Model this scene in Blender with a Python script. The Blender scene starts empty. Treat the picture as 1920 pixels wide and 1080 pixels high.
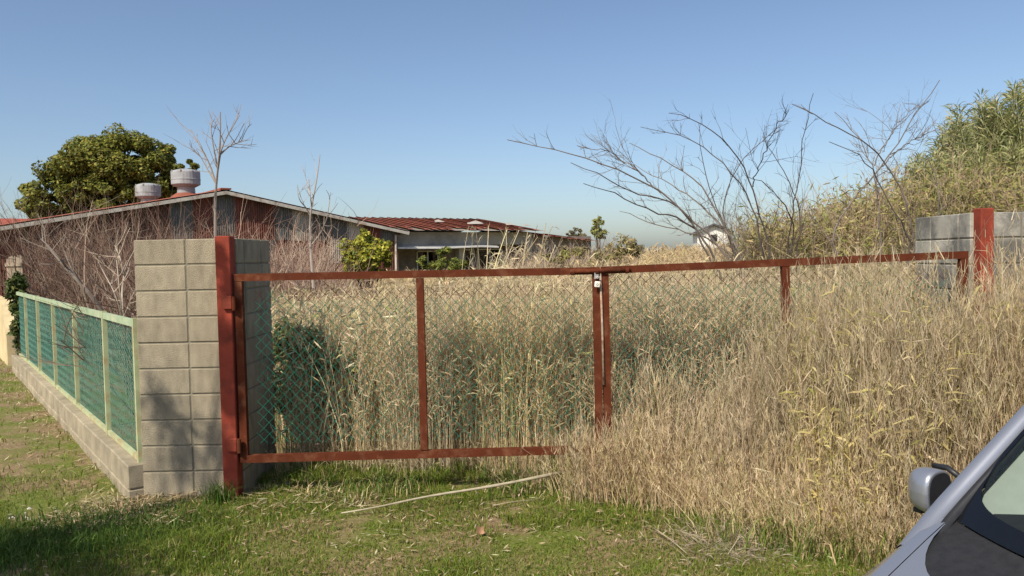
import bpy, math, random
import numpy as np
from mathutils import Vector, Matrix

random.seed(7)
RNG = np.random.default_rng(11)
scene = bpy.context.scene
COL = scene.collection

# ------------------------------------------------------------------ camera
F = 1450.0                      # focal length in pixels of a 1920 wide picture
PITCH = math.radians(2.33)
ROLL = math.radians(1.2)
CAM = np.array([0.0, 0.0, 1.8])
_f = np.array([0, math.cos(PITCH), -math.sin(PITCH)])
_r0 = np.array([1.0, 0, 0]); _u0 = np.array([0, math.sin(PITCH), math.cos(PITCH)])
_r = _r0 * math.cos(ROLL) - _u0 * math.sin(ROLL)
_u = _u0 * math.cos(ROLL) + _r0 * math.sin(ROLL)
cam_data = bpy.data.cameras.new('camera')
cam_data.sensor_width = 36.0
cam_data.lens = 36.0 * F / 1920.0
cam_data.clip_start = 0.05
cam_data.clip_end = 4000
cam = bpy.data.objects.new('camera', cam_data)
COL.objects.link(cam)
M = Matrix(((_r[0], _u[0], -_f[0], CAM[0]), (_r[1], _u[1], -_f[1], CAM[1]), (_r[2], _u[2], -_f[2], CAM[2]), (0, 0, 0, 1)))
cam.matrix_world = M
scene.camera = cam

# ------------------------------------------------------------------ light
SUN = np.array([0.52, 0.82, -1.0]); SUN /= np.linalg.norm(SUN)
sun_el = math.asin(-SUN[2]); sun_az = math.atan2(-SUN[0], -SUN[1])
world = bpy.data.worlds.new('World'); scene.world = world; world.use_nodes = True
wn = world.node_tree; wn.nodes.clear()
sky = wn.nodes.new('ShaderNodeTexSky'); sky.sky_type = 'NISHITA'; sky.sun_disc = False
sky.sun_elevation = sun_el; sky.sun_rotation = sun_az
sky.altitude = 0; sky.air_density = 0.88; sky.dust_density = 1.45; sky.ozone_density = 2.2
bg = wn.nodes.new('ShaderNodeBackground'); bg.inputs[1].default_value = 0.127
out = wn.nodes.new('ShaderNodeOutputWorld')
wn.links.new(sky.outputs[0], bg.inputs[0]); wn.links.new(bg.outputs[0], out.inputs[0])
sl = bpy.data.lights.new('sun', 'SUN'); sl.energy = 5.0; sl.angle = math.radians(0.55); sl.color = (1.0, 0.91, 0.76)
so = bpy.data.objects.new('sun', sl); COL.objects.link(so)
so.rotation_euler = Vector(SUN).to_track_quat('-Z', 'Y').to_euler(); so.location = (-6, -8, 14)
scene.view_settings.view_transform = 'Standard'; scene.view_settings.look = 'None'
scene.view_settings.exposure = 0.15; scene.view_settings.gamma = 1.0
scene.render.engine = 'CYCLES'
scene.cycles.max_bounces = 6; scene.cycles.diffuse_bounces = 3; scene.cycles.transparent_max_bounces = 12

# ------------------------------------------------------------------ helpers
def at(px, py, Y):
    """point of the place seen at a pixel of the 1920x1080 photograph, Y metres ahead"""
    d = _f + (px - 960) / F * _r - (py - 540) / F * _u
    return CAM + d * (Y / d[1])

def vnoise(x, y, scale, seed=0):
    """smooth value noise in 0..1"""
    r = np.random.default_rng(seed); g = r.random((64, 64))
    x = np.asarray(x) / scale + 1000; y = np.asarray(y) / scale + 1000
    xi = np.floor(x).astype(int); yi = np.floor(y).astype(int)
    fx = x - xi; fy = y - yi; fx = fx * fx * (3 - 2 * fx); fy = fy * fy * (3 - 2 * fy)
    a = g[xi % 64, yi % 64]; b = g[(xi + 1) % 64, yi % 64]; c = g[xi % 64, (yi + 1) % 64]; d = g[(xi + 1) % 64, (yi + 1) % 64]
    return (a * (1 - fx) + b * fx) * (1 - fy) + (c * (1 - fx) + d * fx) * fy

def smooth(e0, e1, x):
    t = np.clip((np.asarray(x, float) - e0) / (e1 - e0), 0, 1); return t * t * (3 - 2 * t)

def ground_z(x, y):
    x = np.asarray(x, float); y = np.asarray(y, float)
    z = 0.05 * (vnoise(x, y, 1.6, 1) - .5) + 0.03 * (vnoise(x, y, .5, 2) - .5)
    z = z + 0.10 * smooth(0.5, 4, x) * smooth(8, 5, y)
    z = z + 1.3 * smooth(.32, .62, x / np.maximum(y, 1)) * smooth(9.0, 15.0, y) * smooth(45, 25, y)      # bank behind the right hand gate pillar
    z = z + 0.45 * smooth(-2, 9, x) * smooth(16, 30, y) * smooth(80, 50, y)
    return z - 0.02

MATS = {}
def new_mat(name):
    m = bpy.data.materials.new(name); m.use_nodes = True
    nt = m.node_tree; b = nt.nodes['Principled BSDF']
    return m, nt, b

def mat(name, color, rough=.8, var=.25, scale=6., bump=0.0, bscale=60., color2=None, c2amt=.5, c2scale=3., metallic=0., rand=0.0, spec=.3, detail=6., c2pos=.55, stretch=None):
    """procedural surface: base colour, tonal variation, a second colour in patches, fine bump"""
    if name in MATS: return MATS[name]
    m, nt, b = new_mat(name)
    N, L = nt.nodes, nt.links
    tc = N.new('ShaderNodeTexCoord'); src = tc.outputs['Object']
    geo = N.new('ShaderNodeNewGeometry'); src = geo.outputs['Position']
    if stretch:
        mp = N.new('ShaderNodeMapping'); mp.inputs['Scale'].default_value = stretch; L.new(src, mp.inputs[0]); src2 = mp.outputs[0]
    else: src2 = src
    n1 = N.new('ShaderNodeTexNoise'); n1.inputs['Scale'].default_value = scale; n1.inputs['Detail'].default_value = detail
    L.new(src2, n1.inputs['Vector'])
    mr = N.new('ShaderNodeMapRange'); mr.inputs[1].default_value = .25; mr.inputs[2].default_value = .75
    mr.inputs[3].default_value = 1 - var; mr.inputs[4].default_value = 1 + var
    L.new(n1.outputs['Fac'], mr.inputs[0])
    base = N.new('ShaderNodeRGB'); base.outputs[0].default_value = (*color, 1); cur = base.outputs[0]
    if color2 is not None:
        n2 = N.new('ShaderNodeTexNoise'); n2.inputs['Scale'].default_value = c2scale; n2.inputs['Detail'].default_value = 8; n2.inputs['Roughness'].default_value = .65
        L.new(src2, n2.inputs['Vector'])
        m2 = N.new('ShaderNodeMapRange'); m2.inputs[1].default_value = c2pos - .06; m2.inputs[2].default_value = c2pos + .1; m2.inputs[3].default_value = 0; m2.inputs[4].default_value = c2amt
        L.new(n2.outputs['Fac'], m2.inputs[0])
        mx = N.new('ShaderNodeMix'); mx.data_type = 'RGBA'; L.new(m2.outputs[0], mx.inputs['Factor'])
        L.new(cur, mx.inputs['A']); mx.inputs['B'].default_value = (*color2, 1); cur = mx.outputs['Result']
    fac = mr.outputs[0]
    if rand:
        oi = N.new('ShaderNodeObjectInfo'); rr = N.new('ShaderNodeMapRange'); rr.inputs[3].default_value = 1 - rand; rr.inputs[4].default_value = 1 + rand
        L.new(oi.outputs['Random'], rr.inputs[0]); mu = N.new('ShaderNodeMath'); mu.operation = 'MULTIPLY'
        L.new(fac, mu.inputs[0]); L.new(rr.outputs[0], mu.inputs[1]); fac = mu.outputs[0]
    vm = N.new('ShaderNodeVectorMath'); vm.operation = 'SCALE'; L.new(cur, vm.inputs[0]); L.new(fac, vm.inputs['Scale'])
    L.new(vm.outputs[0], b.inputs['Base Color'])
    b.inputs['Roughness'].default_value = rough; b.inputs['Metallic'].default_value = metallic
    b.inputs['Specular IOR Level'].default_value = spec
    if bump:
        n3 = N.new('ShaderNodeTexNoise'); n3.inputs['Scale'].default_value = bscale; n3.inputs['Detail'].default_value = 5; L.new(src, n3.inputs['Vector'])
        bp = N.new('ShaderNodeBump'); bp.inputs['Strength'].default_value = bump; bp.inputs['Distance'].default_value = .01
        L.new(n3.outputs['Fac'], bp.inputs['Height']); L.new(bp.outputs[0], b.inputs['Normal'])
    MATS[name] = m; return m

def leaf_mat(name, translucent=.25, rough=.7):
    """colour from the per-plant attribute, part of the light passes through"""
    if name in MATS: return MATS[name]
    m, nt, b = new_mat(name); N, L = nt.nodes, nt.links
    a = N.new('ShaderNodeAttribute'); a.attribute_name = 'tint'
    L.new(a.outputs['Color'], b.inputs['Base Color']); b.inputs['Roughness'].default_value = rough; b.inputs['Specular IOR Level'].default_value = .2
    t = N.new('ShaderNodeBsdfTranslucent'); L.new(a.outputs['Color'], t.inputs[0])
    mx = N.new('ShaderNodeMixShader'); mx.inputs[0].default_value = translucent
    o = N['Material Output'] if 'Material Output' in N else [n for n in N if n.type == 'OUTPUT_MATERIAL'][0]
    L.new(b.outputs[0], mx.inputs[1]); L.new(t.outputs[0], mx.inputs[2]); L.new(mx.outputs[0], o.inputs[0])
    MATS[name] = m; return m

def tag(o, label=None, cat=None, group=None, kind=None):
    if label: o['label'] = label
    if cat: o['category'] = cat
    if group: o['group'] = group
    if kind: o['kind'] = kind
    return o

def link(name, me, material=None, parent=None):
    o = bpy.data.objects.new(name, me); COL.objects.link(o)
    if material is not None and me is not None and not me.materials: me.materials.append(material)
    if parent is not None: o.parent = parent
    return o

def empty(name, loc=(0, 0, 0), rz=0.):
    o = bpy.data.objects.new(name, None); COL.objects.link(o); o.location = loc; o.rotation_euler = (0, 0, rz); o.empty_display_size = .2
    return o

def np_mesh(name, V, Q, tint=None, smooth_shade=False):
    """mesh from arrays: V (n,3), Q list of (k,m) index arrays (m = 3 or 4)"""
    me = bpy.data.meshes.new(name)
    if isinstance(Q, np.ndarray): Q = [Q]
    Q = [np.asarray(q, np.int32) for q in Q if len(q)]
    me.vertices.add(len(V)); me.vertices.foreach_set('co', np.ascontiguousarray(V, np.float32).ravel())
    idx = np.concatenate([q.ravel() for q in Q]); tot = np.concatenate([np.full(len(q), q.shape[1], np.int32) for q in Q])
    st = np.concatenate([[0], np.cumsum(tot)[:-1]]).astype(np.int32)
    me.loops.add(len(idx)); me.loops.foreach_set('vertex_index', idx)
    me.polygons.add(len(tot)); me.polygons.foreach_set('loop_start', st)
    if tint is not None:
        at_ = me.attributes.new('tint', 'FLOAT_COLOR', 'POINT')
        c = np.ones((len(V), 4), np.float32); c[:, :3] = tint; at_.data.foreach_set('color', c.ravel())
    me.update(calc_edges=True); me.validate()
    if smooth_shade: me.polygons.foreach_set('use_smooth', np.ones(len(tot), bool))
    return me

class MB:
    """collects boxes, beams, tubes and patches into one mesh"""
    def __init__(s): s.V = []; s.Q = []; s.n = 0; s.T = []
    def add(s, V, Q, tint=(1, 1, 1)):
        V = np.asarray(V, float); s.V.append(V)
        for q in Q: s.Q.append([i + s.n for i in q])
        s.T.append(np.tile(np.asarray(tint, float), (len(V), 1))); s.n += len(V); return s
    def box(s, lo, hi, bevel=0.0):
        lo = np.asarray(lo, float); hi = np.asarray(hi, float)
        if bevel <= 0:
            V = [(x, y, z) for z in (lo[2], hi[2]) for y in (lo[1], hi[1]) for x in (lo[0], hi[0])]
            return s.add(V, [(0, 2, 3, 1), (4, 5, 7, 6), (0, 1, 5, 4), (2, 6, 7, 3), (0, 4, 6, 2), (1, 3, 7, 5)])
        b = bevel; V = []; ix = {}
        for i in range(8):
            c = [(lo, hi)[(i >> k) & 1][k] for k in range(3)]; sg = [1 if not (i >> k) & 1 else -1 for k in range(3)]
            for k in range(3):
                p = [c[j] + sg[j] * b * (0 if j == k else 1) for j in range(3)]; ix[i, k] = len(V); V.append(p)
        Q = []
        for k in range(3):
            a, c = [(1, 2), (2, 0), (0, 1)][k]
            for sd in (0, 1):
                ids = [(sd << k) | (i << a) | (j << c) for i, j in ((0, 0), (1, 0), (1, 1), (0, 1))]
                q = [ix[i, k] for i in ids]; Q.append(q if sd else q[::-1])
        for k in range(3):
            a, c = [(1, 2), (2, 0), (0, 1)][k]
            for i in (0, 1):
                for j in (0, 1):
                    v0 = (i << a) | (j << c); v1 = v0 | (1 << k)
                    Q.append([ix[v0, a], ix[v1, a], ix[v1, c], ix[v0, c]])
        for i in range(8): Q.append([ix[i, 0], ix[i, 1], ix[i, 2]])
        return s.add(V, Q)
    def beam(s, p0, p1, w, h, up=(0, 0, 1)):
        p0 = np.asarray(p0, float); p1 = np.asarray(p1, float); d = p1 - p0; d /= np.linalg.norm(d)
        a = np.cross(d, up); 
        if np.linalg.norm(a) < 1e-3: a = np.cross(d, (0, 1, 0))
        a /= np.linalg.norm(a); c = np.cross(a, d)
        V = [p + a * w / 2 * i + c * h / 2 * j for p in (p0, p1) for i, j in ((-1, -1), (1, -1), (1, 1), (-1, 1))]
        return s.add(V, [(3, 2, 1, 0), (4, 5, 6, 7), (0, 1, 5, 4), (1, 2, 6, 5), (2, 3, 7, 6), (3, 0, 4, 7)])
    def tube(s, pts, rad, sides=6, caps=True, tint=(1, 1, 1)):
        P = np.asarray(pts, float); n = len(P); R = np.broadcast_to(np.asarray(rad, float), (n,))
        T = np.gradient(P, axis=0); T /= np.linalg.norm(T, axis=1)[:, None] + 1e-9
        ref = np.array([0.0, 0, 1]) if abs(T[:, 2]).mean() < .8 else np.array([1.0, 0, 0])
        A = np.cross(T, ref); A /= np.linalg.norm(A, axis=1)[:, None] + 1e-9; B = np.cross(T, A)
        an = np.arange(sides) * 2 * math.pi / sides
        V = (P[:, None] + R[:, None, None] * (np.cos(an)[None, :, None] * A[:, None] + np.sin(an)[None, :, None] * B[:, None])).reshape(-1, 3)
        Q = [(i * sides + j, i * sides + (j + 1) % sides, (i + 1) * sides + (j + 1) % sides, (i + 1) * sides + j) for i in range(n - 1) for j in range(sides)]
        if caps: Q += [tuple(range(sides))[::-1], tuple((n - 1) * sides + j for j in range(sides))]
        return s.add(V, Q, tint)
    def lathe(s, prof, c=(0, 0, 0), n=24):
        V = []; Q = []; m = len(prof)
        for i in range(n):
            a = i * 2 * math.pi / n
            for r, z in prof: V.append((c[0] + r * math.cos(a), c[1] + r * math.sin(a), c[2] + z))
        for i in range(n):
            for j in range(m - 1): Q.append((i * m + j, (i + 1) % n * m + j, (i + 1) % n * m + j + 1, i * m + j + 1))
        return s.add(V, Q)
    def grid(s, G):
        G = np.asarray(G, float); a, b = G.shape[:2]
        return s.add(G.reshape(-1, 3), [(i * b + j, (i + 1) * b + j, (i + 1) * b + j + 1, i * b + j + 1) for i in range(a - 1) for j in range(b - 1)])
    def mesh(s, name, smooth_shade=False, tint=False):
        me = bpy.data.meshes.new(name); me.from_pydata(np.concatenate(s.V).tolist(), [], s.Q)
        if tint:
            a = me.attributes.new('tint', 'FLOAT_COLOR', 'POINT'); T = np.concatenate(s.T); c = np.ones((len(T), 4), np.float32); c[:, :3] = T
            a.data.foreach_set('color', c.ravel())
        me.update()
        if smooth_shade: me.polygons.foreach_set('use_smooth', np.ones(len(me.polygons), bool))
        return me
    def build(s, name, material, parent=None, smooth_shade=False, tint=False):
        return link(name, s.mesh(name, smooth_shade, tint), material, parent)

def lerp(a, b, t): return np.asarray(a) * (1 - t) + np.asarray(b) * t

# ------------------------------------------------------------------ materials
m_block = mat('concrete_block', (.33, .283, .203), .95, .26, 14, .9, 200, (.20, .178, .135), .55, 2.4, rand=.07, stretch=(1, 1, .45))
m_block_grey = mat('weathered_block', (.42, .40, .345), .95, .24, 7, .5, 160, (.11, .11, .105), .85, 2.6, rand=.14, c2pos=.47)
m_mortar = mat('mortar', (.20, .18, .135), .95, .2, 20)
m_base = mat('kerb_block', (.34, .29, .205), .95, .25, 6, .4, 120, (.18, .155, .11), .6, 2.5, rand=.10)
m_red = mat('oxide_paint', (.095, .025, .0115), .8, .22, 7, .12, 90, (.16, .066, .036), .75, 11, spec=.08, c2pos=.56)
m_red_post = mat('oxide_paint_bright', (.28, .052, .031), .75, .2, 8, .15, 90, (.16, .038, .024), .8, 5, spec=.12, c2pos=.54)
m_fence = mat('pale_green_paint', (.42, .45, .26), .65, .18, 8, 0, 60, (.40, .27, .13), .8, 7, c2pos=.56, spec=.2)
m_fence_rail = mat('mint_rail_paint', (.34, .43, .28), .65, .18, 8, 0, 60, (.42, .44, .30), .7, 4, c2pos=.52, spec=.2)
m_wire = leaf_mat('mesh_wire', 0.0, .5)
m_steel = mat('galvanised_steel', (.45, .44, .42), .45, .2, 20, metallic=.6)
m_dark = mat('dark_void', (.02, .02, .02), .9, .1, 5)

# ------------------------------------------------------------------ ground
def axis(lo, hi, step, far_lo, far_hi):
    a = np.arange(lo, hi + 1e-6, step); l = [lo]; d = step
    while l[-1] > far_lo: d *= 1.35; l.append(l[-1] - d)
    h = [hi]; d = step
    while h[-1] < far_hi: d *= 1.35; h.append(h[-1] + d)
    return np.concatenate([np.array(l[1:])[::-1], a, np.array(h[1:])])
gx = axis(-9, 7, .14, -900, 900); gy = axis(1.5, 13, .14, -60, 1500)
GX, GY = np.meshgrid(gx, gy, indexing='ij'); GZ = ground_z(GX, GY)
V = np.stack([GX, GY, GZ], -1).reshape(-1, 3); nb = len(gy)
I, J = np.meshgrid(np.arange(len(gx) - 1), np.arange(nb - 1), indexing='ij'); I = I.ravel(); J = J.ravel()
Qg = np.stack([I * nb + J, (I + 1) * nb + J, (I + 1) * nb + J + 1, I * nb + J + 1], -1)
def ground_material():
    m, nt, b = new_mat('ground'); N, L = nt.nodes, nt.links
    geo = N.new('ShaderNodeNewGeometry')
    def noise(s, d=6):
        n = N.new('ShaderNodeTexNoise'); n.inputs['Scale'].default_value = s; n.inputs['Detail'].default_value = d; n.inputs['Roughness'].default_value = .65
        L.new(geo.outputs['Position'], n.inputs['Vector']); return n.outputs['Fac']
    def ramp(f, lo, hi):
        r = N.new('ShaderNodeMapRange'); r.inputs[1].default_value = lo; r.inputs[2].default_value = hi; L.new(f, r.inputs[0]); return r.outputs[0]
    def mix(f, a, c):
        x = N.new('ShaderNodeMix'); x.data_type = 'RGBA'; L.new(f, x.inputs['Factor'])
        for k, v in (('A', a), ('B', c)):
            if isinstance(v, tuple): x.inputs[k].default_value = (*v, 1)
            else: L.new(v, x.inputs[k])
        return x.outputs['Result']
    c = mix(ramp(noise(24), .35, .65), (.28, .20, .115), (.17, .12, .065))
    c = mix(ramp(noise(1.6), .42, .58), c, (.12, .145, .026))
    c = mix(ramp(noise(55, 3), .60, .70), c, (.42, .35, .22))
    L.new(c, b.inputs['Base Color']); b.inputs['Roughness'].default_value = .95; b.inputs['Specular IOR Level'].default_value = .15
    bp = N.new('ShaderNodeBump'); bp.inputs['Strength'].default_value = .6; bp.inputs['Distance'].default_value = .02
    L.new(noise(40), bp.inputs['Height']); L.new(bp.outputs[0], b.inputs['Normal'])
    return m
g = link('ground', np_mesh('ground', V, Qg, smooth_shade=True), ground_material()); tag(g, kind='structure')

# ------------------------------------------------------------------ buildings (all lined up with the lane fence)
UD = np.array([.795, .606, 0]); VD = np.array([-.606, .795, 0]); ANG = math.atan2(.606, .795)

def sheet_mat(name, c, c2, amt): return mat(name, c, .75, .25, 2.2, 0, 60, c2, amt, 1.6, rand=.18, spec=.25, stretch=(1, 1, .35))
sheets = [sheet_mat('sheet_rust_red', (.155, .052, .036), (.085, .05, .04), .8),
          sheet_mat('sheet_grey_shaded', (.115, .115, .11), (.12, .075, .05), .6),  # grey sheet, base colour darkened to carry the eave shadow
          sheet_mat('sheet_pale', (.38, .355, .30), (.25, .13, .08), .6),
          sheet_mat('sheet_brown_shaded', (.095, .048, .036), (.14, .08, .055), .6)]  # brown sheet, likewise darkened for the shade under the roof edge
m_roof = mat('rusty_roof', (.26, .082, .05), .8, .3, 1.5, 0, 60, (.17, .07, .05), .7, .9, rand=.2)
m_trim = mat('barge_board', (.50, .47, .41), .7, .2, 4, 0, 60, (.26, .12, .07), .8, 2.5, c2pos=.57)
m_conc = mat('stained_concrete', (.40, .375, .325), .95, .25, 1.3, 0, 60, (.16, .145, .12), .7, .8)
m_plaster = mat('dark_plaster', (.25, .215, .18), .95, .3, 1.5, 0, 60, (.10, .08, .065), .7, 1.2)
m_white = mat('white_paint', (.72, .71, .67), .7, .12, 5, 0, 60, (.4, .33, .25), .4, 4)
m_vent = mat('vent_metal', (.33, .345, .355), .6, .15, 3, 0, 60, (.20, .175, .155), .6, 2.5, spec=.15)
def glass_mat(name, tint, mixf, rough=.03):
    m, nt, b = new_mat(name); N, L = nt.nodes, nt.links
    t = N.new('ShaderNodeBsdfTransparent'); t.inputs[0].default_value = (*tint, 1)
    gl = N.new('ShaderNodeBsdfGlossy'); gl.inputs['Roughness'].default_value = rough
    fr = N.new('ShaderNodeFresnel'); fr.inputs[0].default_value = mixf
    mx = N.new('ShaderNodeMixShader'); o = [n for n in N if n.type == 'OUTPUT_MATERIAL'][0]
    L.new(fr.outputs[0], mx.inputs[0]); L.new(t.outputs[0], mx.inputs[1]); L.new(gl.outputs[0], mx.inputs[2]); L.new(mx.outputs[0], o.inputs[0])
    return m
m_pane = glass_mat('window_glass', (.55, .6, .6), 1.5)

def corr_sheet(a0, a1, z0, ztop, y, wave=.09, amp=.016, ph=0.):
    """one corrugated sheet in the wall plane y, top edge follows ztop(a)"""
    n = max(4, int((a1 - a0) / wave * 4)); a = np.linspace(a0, a1, n + 1)
    yy = y + amp * np.sin(2 * math.pi * (a / wave) + ph)
    lo = np.stack([a, yy, np.full_like(a, z0)], -1); hi = np.stack([a, yy, np.array([ztop(t) for t in a])], -1)
    return np.stack([lo, hi], 0)

R0 = np.array([-.369 * 30, 30.0, 0])
shed = empty('corrugated_shed', R0, ANG)
tag(shed, 'long rusty corrugated iron shed with pale barge boards and roof ventilators', 'shed')
W1 = 7.5; ZE = 3.06; ZR = 4.52; LEN1 = 24.
def roof_under(a): return ZE + (ZR - ZE) * (1 - abs(a) / W1) - .02
rs = random.Random(3)
edges = np.arange(-W1, W1 + .01, .7894)
for i in range(len(edges) - 1):
    a0, a1 = edges[i], edges[i + 1]; am = (a0 + a1) / 2
    rows = [(-.2, lambda a: 1.75), (1.70, lambda a: 2.72), (2.66, roof_under)]
    for k, (z0, zt) in enumerate(rows):  # top row mostly gets the sheets with eave shade in their colour
        if am < -1.9: c = [0, 0, 3][k] if rs.random() < .75 else 3
        elif am < 1.2: c = [0, 2, 1][k] if rs.random() < .7 else rs.choice([0, 1])
        else: c = rs.choice([[0, 0, 2][k], [0, 1, 1][k], [0, 2, 1][k], 0])
        z0b = z0 + rs.uniform(-.04, .03)
        mb = MB(); mb.grid(corr_sheet(a0 - .04, a1 + .04, z0b, zt, -.012 * k - (.006 if i % 2 else 0), ph=i))
        mb.build('wall_sheet', sheets[c], shed)
mb = MB()
for sx in (-1, 1): mb.add([(sx * W1, .02, -.3), (sx * W1, LEN1, -.3), (sx * W1, LEN1, ZE), (sx * W1, .02, ZE)], [(0, 1, 2, 3)])
mb.add([(-W1, LEN1, -.3), (W1, LEN1, -.3), (W1, LEN1, ZE), (0, LEN1, ZR), (-W1, LEN1, ZE)], [(0, 1, 2, 3, 4)])
mb.add([(-W1, .06, -.3), (W1, .06, -.3), (W1, .06, ZE - .03), (0, .06, ZR - .04), (-W1, .06, ZE - .03)], [(0, 1, 2, 3, 4)])
mb.build('wall', sheets[3], shed)
OV = .33; SO = .45
for sx in (-1, 1):
    d = (ZR - ZE) / W1; e = W1 + SO; ze = ZR - d * e
    mb = MB(); n = 60; ys = np.linspace(-OV, LEN1 + .3, n * 2 + 1)
    zz = np.where(np.arange(n * 2 + 1) % 2, .035, 0.)
    G = np.array([[(0, y, ZR + .07 + q), (sx * e, y, ze + .07 + q)] for y, q in zip(ys, zz)]); mb.grid(G)
    G2 = np.array([[(0, y, ZR), (sx * e, y, ze)] for y in (-OV, LEN1 + .3)]); mb.grid(G2)
    rp = mb.build('roof', m_roof, shed)
    mb = MB(); mb.beam((0 if sx > 0 else -.001, -OV - .02, ZR - .045), (sx * e, -OV - .02, ze - .045), .04, .13, up=(0, 0, 1)); mb.build('barge_board', m_trim, shed)
    mb = MB(); mb.beam((sx * (e - .02), -OV, ze - .02), (sx * (e - .02), LEN1, ze - .02), .12, .12); mb.build('gutter', m_trim, shed)
mb = MB(); mb.beam((0, -OV - .03, ZR + .10), (0, LEN1 + .3, ZR + .10), .40, .06); mb.build('ridge_cap', m_roof, shed)
mb = MB(); mb.tube([(W1 - .1, -.12, ZE - .2), (W1 - .12, -.12, 1.5), (W1 - .12, -.12, 0)], .05, 8); mb.build('downpipe', m_trim, shed)
for s in (5.2, 12.3):
    v = link('roof_ventilator', None, None, shed); v.location = (0, s, ZR)
    mb = MB(); mb.lathe([(.80, -.05), (.62, .22), (.40, .36)], n=20); mb.build('flashing', m_roof, v, True)
    mb = MB(); mb.lathe([(.38, .30), (.36, .62), (.50, .72)], n=20); mb.build('neck', m_vent, v, True)
    mb = MB(); mb.lathe([(.40, .62), (.585, .72), (.60, .74), (.60, .92), (.615, .93), (.615, .96), (.60, .97), (.60, 1.26), (.57, 1.32), (.30, 1.40), (.0, 1.42)], n=28); mb.build('cowl', m_vent, v)
    mb = MB()
    for k in range(8):
        a = k * math.pi / 4 + .2; mb.box((.6 * math.cos(a) - .025, .6 * math.sin(a) - .025, 1.26), (.6 * math.cos(a) + .025, .6 * math.sin(a) + .025, 1.34))
    mb.build('clip', m_vent, v)['kind'] = 'stuff'

# low derelict block to the right of the shed
O2 = np.array([-5.28, 35.6, 0])
block = empty('derelict_building', O2, ANG)
tag(block, 'low derelict concrete building with torn red metal roof and open porch', 'building')
mb = MB(); mb.box((-4, 1.6, -.3), (8, 7.6, 3.05)); mb.build('wall', m_plaster, block)
mb = MB(); mb.box((-4, -.02, 2.42), (8.02, 1.598, 3.04)); mb.build('lintel_band', m_conc, block)
mb = MB()
pts = [(-4, -.75, 2.36), (-1, -.75, 2.33), (2.0, -.75, 2.30), (4.2, -.75, 2.36), (5.3, -.75, 2.32)]
for p, q in zip(pts[:-1], pts[1:]):
    mb.add([p, q, (q[0], -.03, 2.42), (p[0], -.03, 2.42), (p[0], p[1], p[2] - .07), (q[0], q[1], q[2] - .07), (q[0], -.03, 2.34), (p[0], -.03, 2.34)], [(0, 1, 2, 3), (7, 6, 5, 4), (0, 4, 5, 1)])
mb.build('porch_canopy', m_white, block)
for a in (-.55, 3.55, 7.75):
    mb = MB(); mb.box((a - .17, -.10, -.3), (a + .17, .26, 2.418), .01); mb.build('column', m_conc, block)
for a0, a1, z0, z1 in ((-.1, .9, .7, 2.1), (2.0, 3.2, .75, 2.15), (4.3, 5.3, .8, 2.2), (5.6, 7.2, .8, 2.2)):
    w = link('window', None, None, block)
    mb = MB(); y = 1.56
    mb.beam((a0, y, z0), (a1, y, z0), .08, .07); mb.beam((a0, y, z1), (a1, y, z1), .08, .07)
    for a in (a0, (a0 + a1) / 2, a1): mb.beam((a, y, z0 + .036), (a, y, z1 - .036), .07, .06)
    mb.build('window_frame', m_white, w)
    for q in (0, 1):
        mb = MB(); x0 = a0 + q * (a1 - a0) / 2; x1 = x0 + (a1 - a0) / 2
        mb.add([(x0 + .04, y + .015, z0), (x1 - .04, y + .015, z0), (x1 - .04, y + .015, z1), (x0 + .04, y + .015, z1)], [(0, 1, 2, 3)]); mb.build('pane', m_pane, w)
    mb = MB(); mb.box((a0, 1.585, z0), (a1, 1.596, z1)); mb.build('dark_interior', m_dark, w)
ys = [-.85, 4.2, 8.4]; zs = [3.12, 3.92, 3.12]
xs = np.arange(-4.6, 8.3, .43); rr = random.Random(9)
for k in range(2):
    for i in range(len(xs) - 1):
        x0, x1 = xs[i], xs[i + 1] - .012; y0, y1, z0, z1 = ys[k], ys[k + 1], zs[k], zs[k + 1]
        l = rr.uniform(0, .02); tear = 1.0 if rr.random() > .12 or k else rr.uniform(.75, .95)
        f = lambda x, t, q=0: (x, y0 + (y1 - y0) * t, z0 + (z1 - z0) * t + q + l)
        mb = MB()
        if k == 0:
            s0 = 1 - tear; mb.add([f(x0, s0, .05), f(x0 + .05, s0), f(x1, s0), f(x0, 1, .05), f(x0 + .05, 1), f(x1, 1)], [(0, 1, 4, 3), (1, 2, 5, 4)])
        else: mb.add([f(x0, 0, .05), f(x0 + .05, 0), f(x1, 0), f(x0, 1, .05), f(x0 + .05, 1), f(x1, 1)], [(0, 1, 4, 3), (1, 2, 5, 4)])
        mb.build('roof_sheet', m_roof, block)
mb = MB(); mb.add([(-4.6, -.82, 3.08), (8.3, -.82, 3.08), (8.3, 4.2, 3.88), (-4.6, 4.2, 3.88), (-4.6, 8.4, 3.08), (8.3, 8.4, 3.08)], [(0, 1, 2, 3), (3, 2, 5, 4)])
mb.build('roof_deck', m_plaster, block)
for a, t, w in ((4.6, .35, 1.1), (5.2, .45, .8), (6.9, .30, .7), (7.7, .2, .5), (3.2, .5, .6)):
    mb = MB(); y = -.85 + 5.05 * t; z = 3.12 + .8 * t + .09
    mb.add([(a, y, z), (a + w, y + .1, z + .02), (a + w * .8, y + .55, z + .16), (a + w * .2, y + .35, z + .08)], [(0, 1, 2, 3)]); mb.build('loose_patch', m_conc, block)
mb = MB(); mb.box((8.06, .4, -.3), (12.6, 6.5, 2.85)); mb.build('annex_wall', m_plaster, block)
xs = np.arange(8.08, 12.9, .45)
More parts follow.
